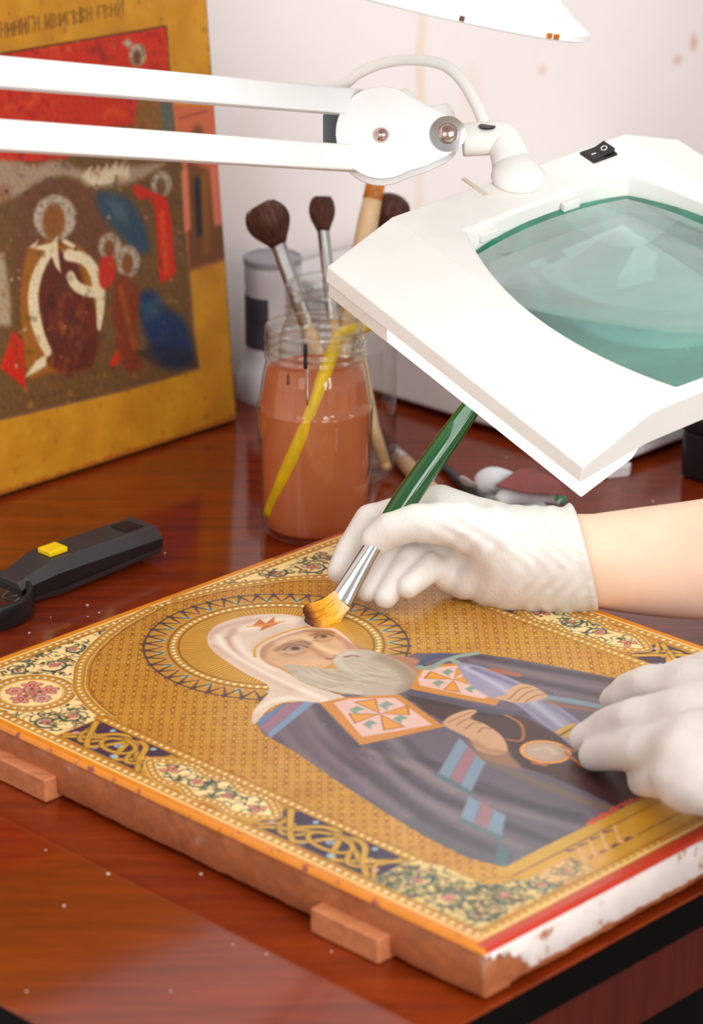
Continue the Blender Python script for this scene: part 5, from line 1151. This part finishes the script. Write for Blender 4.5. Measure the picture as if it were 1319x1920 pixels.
# ------------------------------------------------------------------ cone lamp shade above
dS = 1.60; sc_ = dS/FPX
cS = atd(744, -12, dS); rS = 372*sc_
ma = math.radians(14.0); maj = CR*math.cos(ma)-CU*math.sin(ma); axs = CR*math.sin(ma)+CU*math.cos(ma)
eps = math.radians(13.7); axS = nrm(axs*math.cos(eps)-CF*math.sin(eps))
sh = empty('wall_lamp', cS, 'white cone lamp shade with chipped rim hanging at the top', 'lamp')
hS = rS*.55
prof = [(rS*.955, .0016), (rS*.985, .0), (rS, .0008), (rS*.998, .0040), (rS*.90, .0105), (rS*.30, hS), (rS*.28, hS+.03), (rS*.26, hS+.032), (rS*.27, hS-.001), (rS*.89, .0095), (rS*.965, .0035)]
G().lathe(prof, cS, axS, 96, caps=(False, False)).make('shade', MT['white_enamel'], sh, auto=35)
G().lathe([(.018, hS+.0), (.018, hS+.055), (.012, hS+.06)], cS, axS, 28).make('socket', MT['white_enamel'], sh, auto=40)
G().lathe([(.012, hS-.004), (.024, hS-.022), (.026, hS-.034), (.016, hS-.046), (.002, hS-.05)][::-1], cS, axS, 24).make('bulb', MT['white_pack'], sh, smooth=True)
stp = cS+axS*(hS+.058); wallp = uv(float(stp@E1-B0), WV+.004, stp[2]+.12)
G().tube(spline([stp, stp+axS*.05, (stp+wallp)/2+EZ*.10, wallp], 8), .006, 14).make('arm', MT['white_enamel'], sh, smooth=True)
G().lathe([(.03, 0), (.03, .006), (.01, .010)], wallp-E2*.0038, E2, 28).make('wall_plate', MT['white_enamel'], sh, auto=40)
for (x, y, w_, m_) in ((1022, 76, .0042, 'orange_band'), (1034, 83, .0048, 'orange_band'), (866, 43, .0028, 'hair_brown')):
    # flaked enamel on the rim: small flat chips sitting on the rim
    d = rays((x, y))[0]; P = CAM+d*dS; q = P-cS; x1 = nrm(maj); y1 = np.cross(axS, x1); aa_ = math.asin(max(-1, min(1, (q@x1)/rS)))
    dirr = x1*math.sin(aa_)+(y1 if (y1@CF) < 0 else -y1)*math.cos(aa_); tng = np.cross(axS, dirr)
    c = cS+dirr*(rS+.00015)+axS*.0024
    G().box(c, tng*w_/2, axS*.0014, dirr*.0003).make('enamel_chip', MT[m_], sh)
# ------------------------------------------------------------------ hands (one closed surface each, polygonised from blended bones)
def surf_nets(f, o, hs):
    nx, ny, nz = f.shape; ins = f < 0
    c = ins[:-1, :-1, :-1].astype(np.int8)
    for dx in (0, 1):
        for dy in (0, 1):
            for dz in (0, 1):
                if dx+dy+dz: c = c+ins[dx:nx-1+dx, dy:ny-1+dy, dz:nz-1+dz]
    act = (c > 0) & (c < 8); I = np.argwhere(act); idx = -np.ones(act.shape, np.int64); idx[act] = np.arange(len(I))
    acc = np.zeros((len(I), 3)); cnt = np.zeros(len(I))
    cor = [(0, 0, 0), (1, 0, 0), (0, 1, 0), (1, 1, 0), (0, 0, 1), (1, 0, 1), (0, 1, 1), (1, 1, 1)]
    for a in range(8):
        for b in range(a+1, 8):
            if sum(abs(cor[a][k]-cor[b][k]) for k in range(3)) != 1: continue
            fa = f[I[:, 0]+cor[a][0], I[:, 1]+cor[a][1], I[:, 2]+cor[a][2]]; fb = f[I[:, 0]+cor[b][0], I[:, 1]+cor[b][1], I[:, 2]+cor[b][2]]
            m = (fa < 0) != (fb < 0); t = np.where(m, fa/(fa-fb+1e-12), 0)[:, None]
            acc += np.where(m[:, None], np.array(cor[a])+t*(np.array(cor[b])-np.array(cor[a])), 0); cnt += m
    V = o+(I+acc/cnt[:, None])*hs; Q = []
    for ax in range(3):
        s0 = [slice(1, -1)]*3; s0[ax] = slice(0, -1); s1 = [slice(1, -1)]*3; s1[ax] = slice(1, None)
        e = np.argwhere(ins[tuple(s0)] != ins[tuple(s1)])
        off = np.array([1, 1, 1]); off[ax] = 0; e = e+off
        u, v = [(1, 2), (2, 0), (0, 1)][ax]; du = np.zeros(3, int); du[u] = 1; dv = np.zeros(3, int); dv[v] = 1
        q = np.stack([idx[tuple((e-du-dv).T)], idx[tuple((e-dv).T)], idx[tuple(e.T)], idx[tuple((e-du).T)]], 1)
        fl_ = ins[tuple(e.T)]; q[~fl_] = q[~fl_][:, ::-1]; Q.append(q)
    Q = np.vstack(Q); return V, Q[(Q >= 0).all(1)]
def smin(a, b, k):
    h_ = np.clip(.5+.5*(b-a)/k, 0, 1); return b+(a-b)*h_-k*h_*(1-h_)
def cone(X, a, b, ra, rb):
    d = b-a; t = np.clip(((X-a)@d)/(d@d+1e-12), 0, 1); return np.linalg.norm(X-a-t[..., None]*d, axis=-1)-(ra+(rb-ra)*t)
def chain(X, pts, k=.004):
    f = None
    for (a, ra), (b, rb) in zip(pts[:-1], pts[1:]):
        c = cone(X, a, b, ra, rb); f = c if f is None else np.minimum(f, c)
    return f
def grow(name, palm, fingers, cutp, cutn, parent, material, hs=.0015, wr=None, kp=.010, hollow=None, kf=.0012):
    allp = np.array([p for ch in palm+fingers for p, r in ch]); R = max(r for ch in palm+fingers for p, r in ch)
    o = allp.min(0)-R-.006; n_ = np.ceil((allp.max(0)+R+.006-o)/hs).astype(int)+1
    ax = [o[i]+hs*np.arange(n_[i]) for i in range(3)]; X = np.stack(np.meshgrid(*ax, indexing='ij'), -1)
    f = None
    for ch in palm: c = chain(X, ch, .012); f = c if f is None else smin(f, c, .016)
    for hc_, hr_ in (hollow or []):
        f = -smin(-f, np.linalg.norm(X-hc_, axis=-1)-hr_, .006)
    body = f
    fs = None
    for ch in fingers:
        c = chain(X, ch, .0035); bl = smin(body, c, kp)
        fs = bl if fs is None else smin(fs, bl, kf)
    f = fs
    if wr is not None: f = f+wr(X)
    if cutp is not None:
        t = (X-cutp)@cutn                      # keep t < 0
        f = f-.0020*np.exp(-((t+.0020)/.0019)**2)
        f = np.maximum(f, t)
    V, Q = surf_nets(f, o, hs)
    ob = mesh(name, V, Q, material, parent, smooth=True)
    sm_ = ob.modifiers.new('relax', 'SMOOTH'); sm_.factor = .5; sm_.iterations = 3
    return ob
person = empty('person', atd(1330, 1150, 1.66), 'person in white latex gloves, bare forearm, retouching the panel with a brush', 'person')
person['label'] = 'person in white gloves retouching the lying panel with a green brush'
D0 = 1.675
def J(L): return [(atd(x, y, D0+o_/100), r/100) for x, y, o_, r in L]
palm = [J([(1120, 1016, .5, 1.85), (1080, 1015, .4, 1.70), (960, 1006, .8, 1.45), (826, 950, 1.5, 1.2)]), J([(1060, 1030, .5, 1.7), (940, 1020, 1.2, 1.5), (826, 992, 1.8, 1.15)]),
        J([(1120, 1078, .5, 1.85), (1080, 1082, .4, 1.70), (960, 1070, .9, 1.7), (836, 1035, 1.7, 1.15)]), J([(1060, 1085, .3, 1.7), (950, 1088, .4, 1.55), (852, 1080, 1.1, 1.05)]),
        J([(1060, 1048, -.1, 1.9), (985, 1038, -.6, 2.05), (930, 1012, -1.0, 1.75)])]
fing = [J([(826, 950, 1.5, 1.2), (696, 977, 1.3, 1.0), (657, 1036, 1.1, .90), (639, 1071, .8, .78)]),
        J([(935, 1014, -1.0, 1.75), (862, 984, -1.9, 1.32), (778, 980, -1.7, 1.08), (735, 992, -1.5, 1.02), (705, 1013, -1.2, .90)]),
        J([(826, 992, 1.8, 1.1), (738, 1030, .9, .92), (713, 1072, .3, .84), (691, 1106, -.1, .74)]),
        J([(836, 1035, 1.7, 1.05), (768, 1048, .3, .90), (744, 1088, -.3, .82), (724, 1118, -.7, .73)]),
        J([(850, 1080, 1.1, .98), (806, 1062, .0, .84), (783, 1086, -.7, .79), (766, 1100, -1.1, .70)])]
cut1 = atd(1101, 1050, D0); cn1 = nrm(atd(1240, 1056, D0)-atd(1101, 1050, D0)+CU*.012)
wrist_c = atd(1040, 1045, D0)
def wrinkle1(X):
    q = X-wrist_c; a = q@CR; b = q@CU; c = q@CF
    near = np.exp(-((a+.005)/.022)**2); w1 = np.sin(a*620+9*np.sin(b*70+c*40)+3*np.sin(b*190))
    th_ = atd(905, 985, D0-.02); q2 = X-th_; d2 = np.linalg.norm(q2, axis=-1); w2 = np.sin((q2@(CR*.8+CU*.6))*520+4*np.sin((q2@CU)*120))*np.exp(-(d2/.028)**2)
    pl = atd(880, 1105, D0-.003); q3 = X-pl; w3 = np.sin((q3@(CR*.75-CU*.66))*560+3*np.sin((q3@CU)*90))*np.exp(-(np.linalg.norm(q3, axis=-1)/.030)**2)
    cuff = np.clip((a-.0)/.03, 0, 1); w4 = np.sin(b*260+5*np.sin(a*60))*cuff
    ix = atd(720, 960, D0+.01); q5 = X-ix; w5 = np.sin((q5@(CR*.7-CU*.7))*700)*np.exp(-(np.linalg.norm(q5, axis=-1)/.010)**2)
    sh_ = lambda q: 1-2*np.abs(np.sin(q)) if False else q
    return .0006*near*w1+.0008*w2+.0010*w3+.0006*w4+.0005*w5
grow('right_glove', palm, fing, cut1, cn1, person, MT['glove'], wr=wrinkle1, kp=.0032, kf=.0007, hollow=[(atd(795, 1060, D0-.010), .0150), (atd(838, 1056, D0-.012), .0115)])
# bare forearm, running on out of the picture to the elbow
ar = [(1060, 1047, .45, 2.35), (1110, 1050, .5, 2.45), (1200, 1052, .5, 2.85), (1319, 1049, .5, 3.2), (1480, 1035, .8, 3.7), (1700, 1010, 1.2, 4.2), (1900, 975, 1.6, 4.4)]
arm_p = spline([atd(x, y, D0+o_/100) for x, y, o_, r in ar], 8); arm_r = np.interp(np.linspace(0, 1, len(arm_p)), np.linspace(0, 1, len(ar)), [r/100 for *_, r in ar])
fl_ = [(1.08, .84)]*len(arm_p)
G().tube(arm_p, arm_r, 40, True, (CU, fl_)).make('right_forearm', MT['skin'], person, smooth=True)
sl_p = np.vstack([arm_p[-18:], [arm_p[-1]+np.array([.10, .03, .12])], [arm_p[-1]+np.array([.14, .04, .26])]]); G().tube(spline(sl_p[::4], 6), .050, 32).make('right_sleeve', MT['sleeve'], person, smooth=True)
# left hand, back of the hand up, finger tips on the panel
def H(L): return [(atz(x, y, TOP+z), r/100) for x, y, z, r in L]
fing2 = [H([(1310, 1292, .045, 1.2), (1222, 1284, .036, 1.08), (1178, 1300, .022, .98), (1158, 1312, .0110, .90)]),
         H([(1310, 1340, .050, 1.25), (1195, 1345, .038, 1.06), (1132, 1368, .019, .96), (1100, 1383, .0100, .86)]),
         H([(1310, 1400, .050, 1.25), (1210, 1402, .036, 1.02), (1148, 1412, .018, .90), (1114, 1417, .0093, .80)]),
         H([(1320, 1465, .044, 1.15), (1262, 1462, .031, .98), (1222, 1462, .018, .88), (1205, 1462, .010, .80)]),
         H([(1400, 1300, .040, 1.6), (1330, 1262, .030, 1.2), (1280, 1268, .020, 1.0), (1245, 1280, .0115, .9)])]
palm2 = [H([(1310, 1296, .045, 1.25), (1400, 1315, .050, 1.7), (1500, 1360, .050, 2.3), (1600, 1392, .052, 2.3)]), H([(1310, 1345, .050, 1.35), (1500, 1380, .052, 2.1)]), H([(1310, 1402, .050, 1.45), (1500, 1410, .050, 2.2)]),
         H([(1300, 1455, .040, 1.5), (1400, 1455, .042, 2.2), (1500, 1430, .046, 2.3), (1600, 1412, .050, 2.3)])]
wc2 = atz(1300, 1400, TOP+.05)
def wrinkle2(X):
    q = X-wc2; a = q@CR; b = q@CU
    return .00028*np.sin((a*.3+b*.95)*330+2*np.sin(a*50))+.0002*np.sin((a*.5-b*.9)*480+3*np.sin(a*90))
cut2 = atz(1585, 1400, TOP+.05); cn2 = nrm(atz(1700, 1420, TOP+.055)-cut2)
grow('left_glove', palm2, fing2, cut2, cn2, person, MT['glove'], wr=wrinkle2, kp=.016, hs=.0017, kf=.003)
ap2 = spline([atz(1540, 1398, TOP+.050), atz(1620, 1405, TOP+.054), atz(1760, 1430, TOP+.07), atz(1950, 1460, TOP+.10), atz(2150, 1470, TOP+.14)], 8)
G().tube(ap2, np.interp(np.linspace(0, 1, len(ap2)), [0, .3, 1], [.0255, .027, .042]), 36).make('left_forearm', MT['skin'], person, smooth=True)
G().tube(spline(np.vstack([ap2[-14::4], [ap2[-1]+np.array([.10, .02, .12])], [ap2[-1]+np.array([.14, .03, .26])]]), 6), .050, 32).make('left_sleeve', MT['sleeve'], person, smooth=True)
# ------------------------------------------------------------------ the green brush held by the right hand
DB = 1.6585
br = empty('paint_brush', atz(600, 1165, TOP), 'green handled flat brush held in the gloved hand above the panel', 'brush')
def bq(x, y, o_=0.0): return atd(x, y, DB+o_)
f_end, f_start, h_mid, h_up, h_end = bq(640, 1126), bq(708, 1014, .002), bq(765, 930, .005), bq(866, 789, .010), bq(905, 735, .012)
hp_ = spline([f_start, h_mid, h_up, h_end], 8); G().tube(hp_, np.interp(np.linspace(0, 1, len(hp_)), [0, .12, .33, .55, .8, 1], [.0054, .0060, .0073, .0068, .0056, .0040]), 24).make('handle', MT['green'], br, smooth=True)
e = np.linspace(0, 1, 9); fp = [f_start*(1-t)+f_end*t for t in e]; fp = [fp[0]-(fp[1]-fp[0])*.25]+fp
fr_ = [.0056]+list(np.interp(e, [0, .05, .07, .5, 1], [.0058, .0060, .0057, .0056, .0056]))
fl2 = [(1, 1)]+[(1+.16*t, 1-.55*t) for t in e]
G().tube(fp, fr_, 28, True, (nrm(CR*.86+CU*.5), fl2)).make('ferrule', MT['chrome'], br, auto=50)
tipP = atz(588, 1166, TOP+.0022); tip2 = atz(574, 1160, TOP+.0012)
bp_ = spline([f_end-(f_end-f_start)*-.0, bq(618, 1150, -.001), atz(594, 1161, TOP+.0035), tip2], 5)
hs = bundle(bp_, lambda t: .0064*(1.0+.55*math.sin(min(1, t*1.4)*math.pi*.5))*(1 if t < .7 else 1-.6*((t-.7)/.3)**1.5), 520, .00030, nrm(CR*.8+CU*.6), 8, .1, (1.0, .36))
hs.tube(bp_, [.0068*(1-.55*max(0, t-.6)/.4) for t in np.linspace(0, 1, len(bp_))], 16, True, (nrm(CR*.8+CU*.6), [(1.0, .32)]*len(bp_)))
ho = hs.make('bristles', None, br, smooth=True); along(ho, f_end, tip2)
ho.data.materials.clear(); ho.data.materials.append(hair_mat('golden_synthetic_hair', f_end, tip2, [(0.0, (244, 206, 150)), (.28, (248, 190, 40)), (.68, (238, 156, 16)), (.9, (120, 50, 20)), (1.0, (80, 30, 18))]))
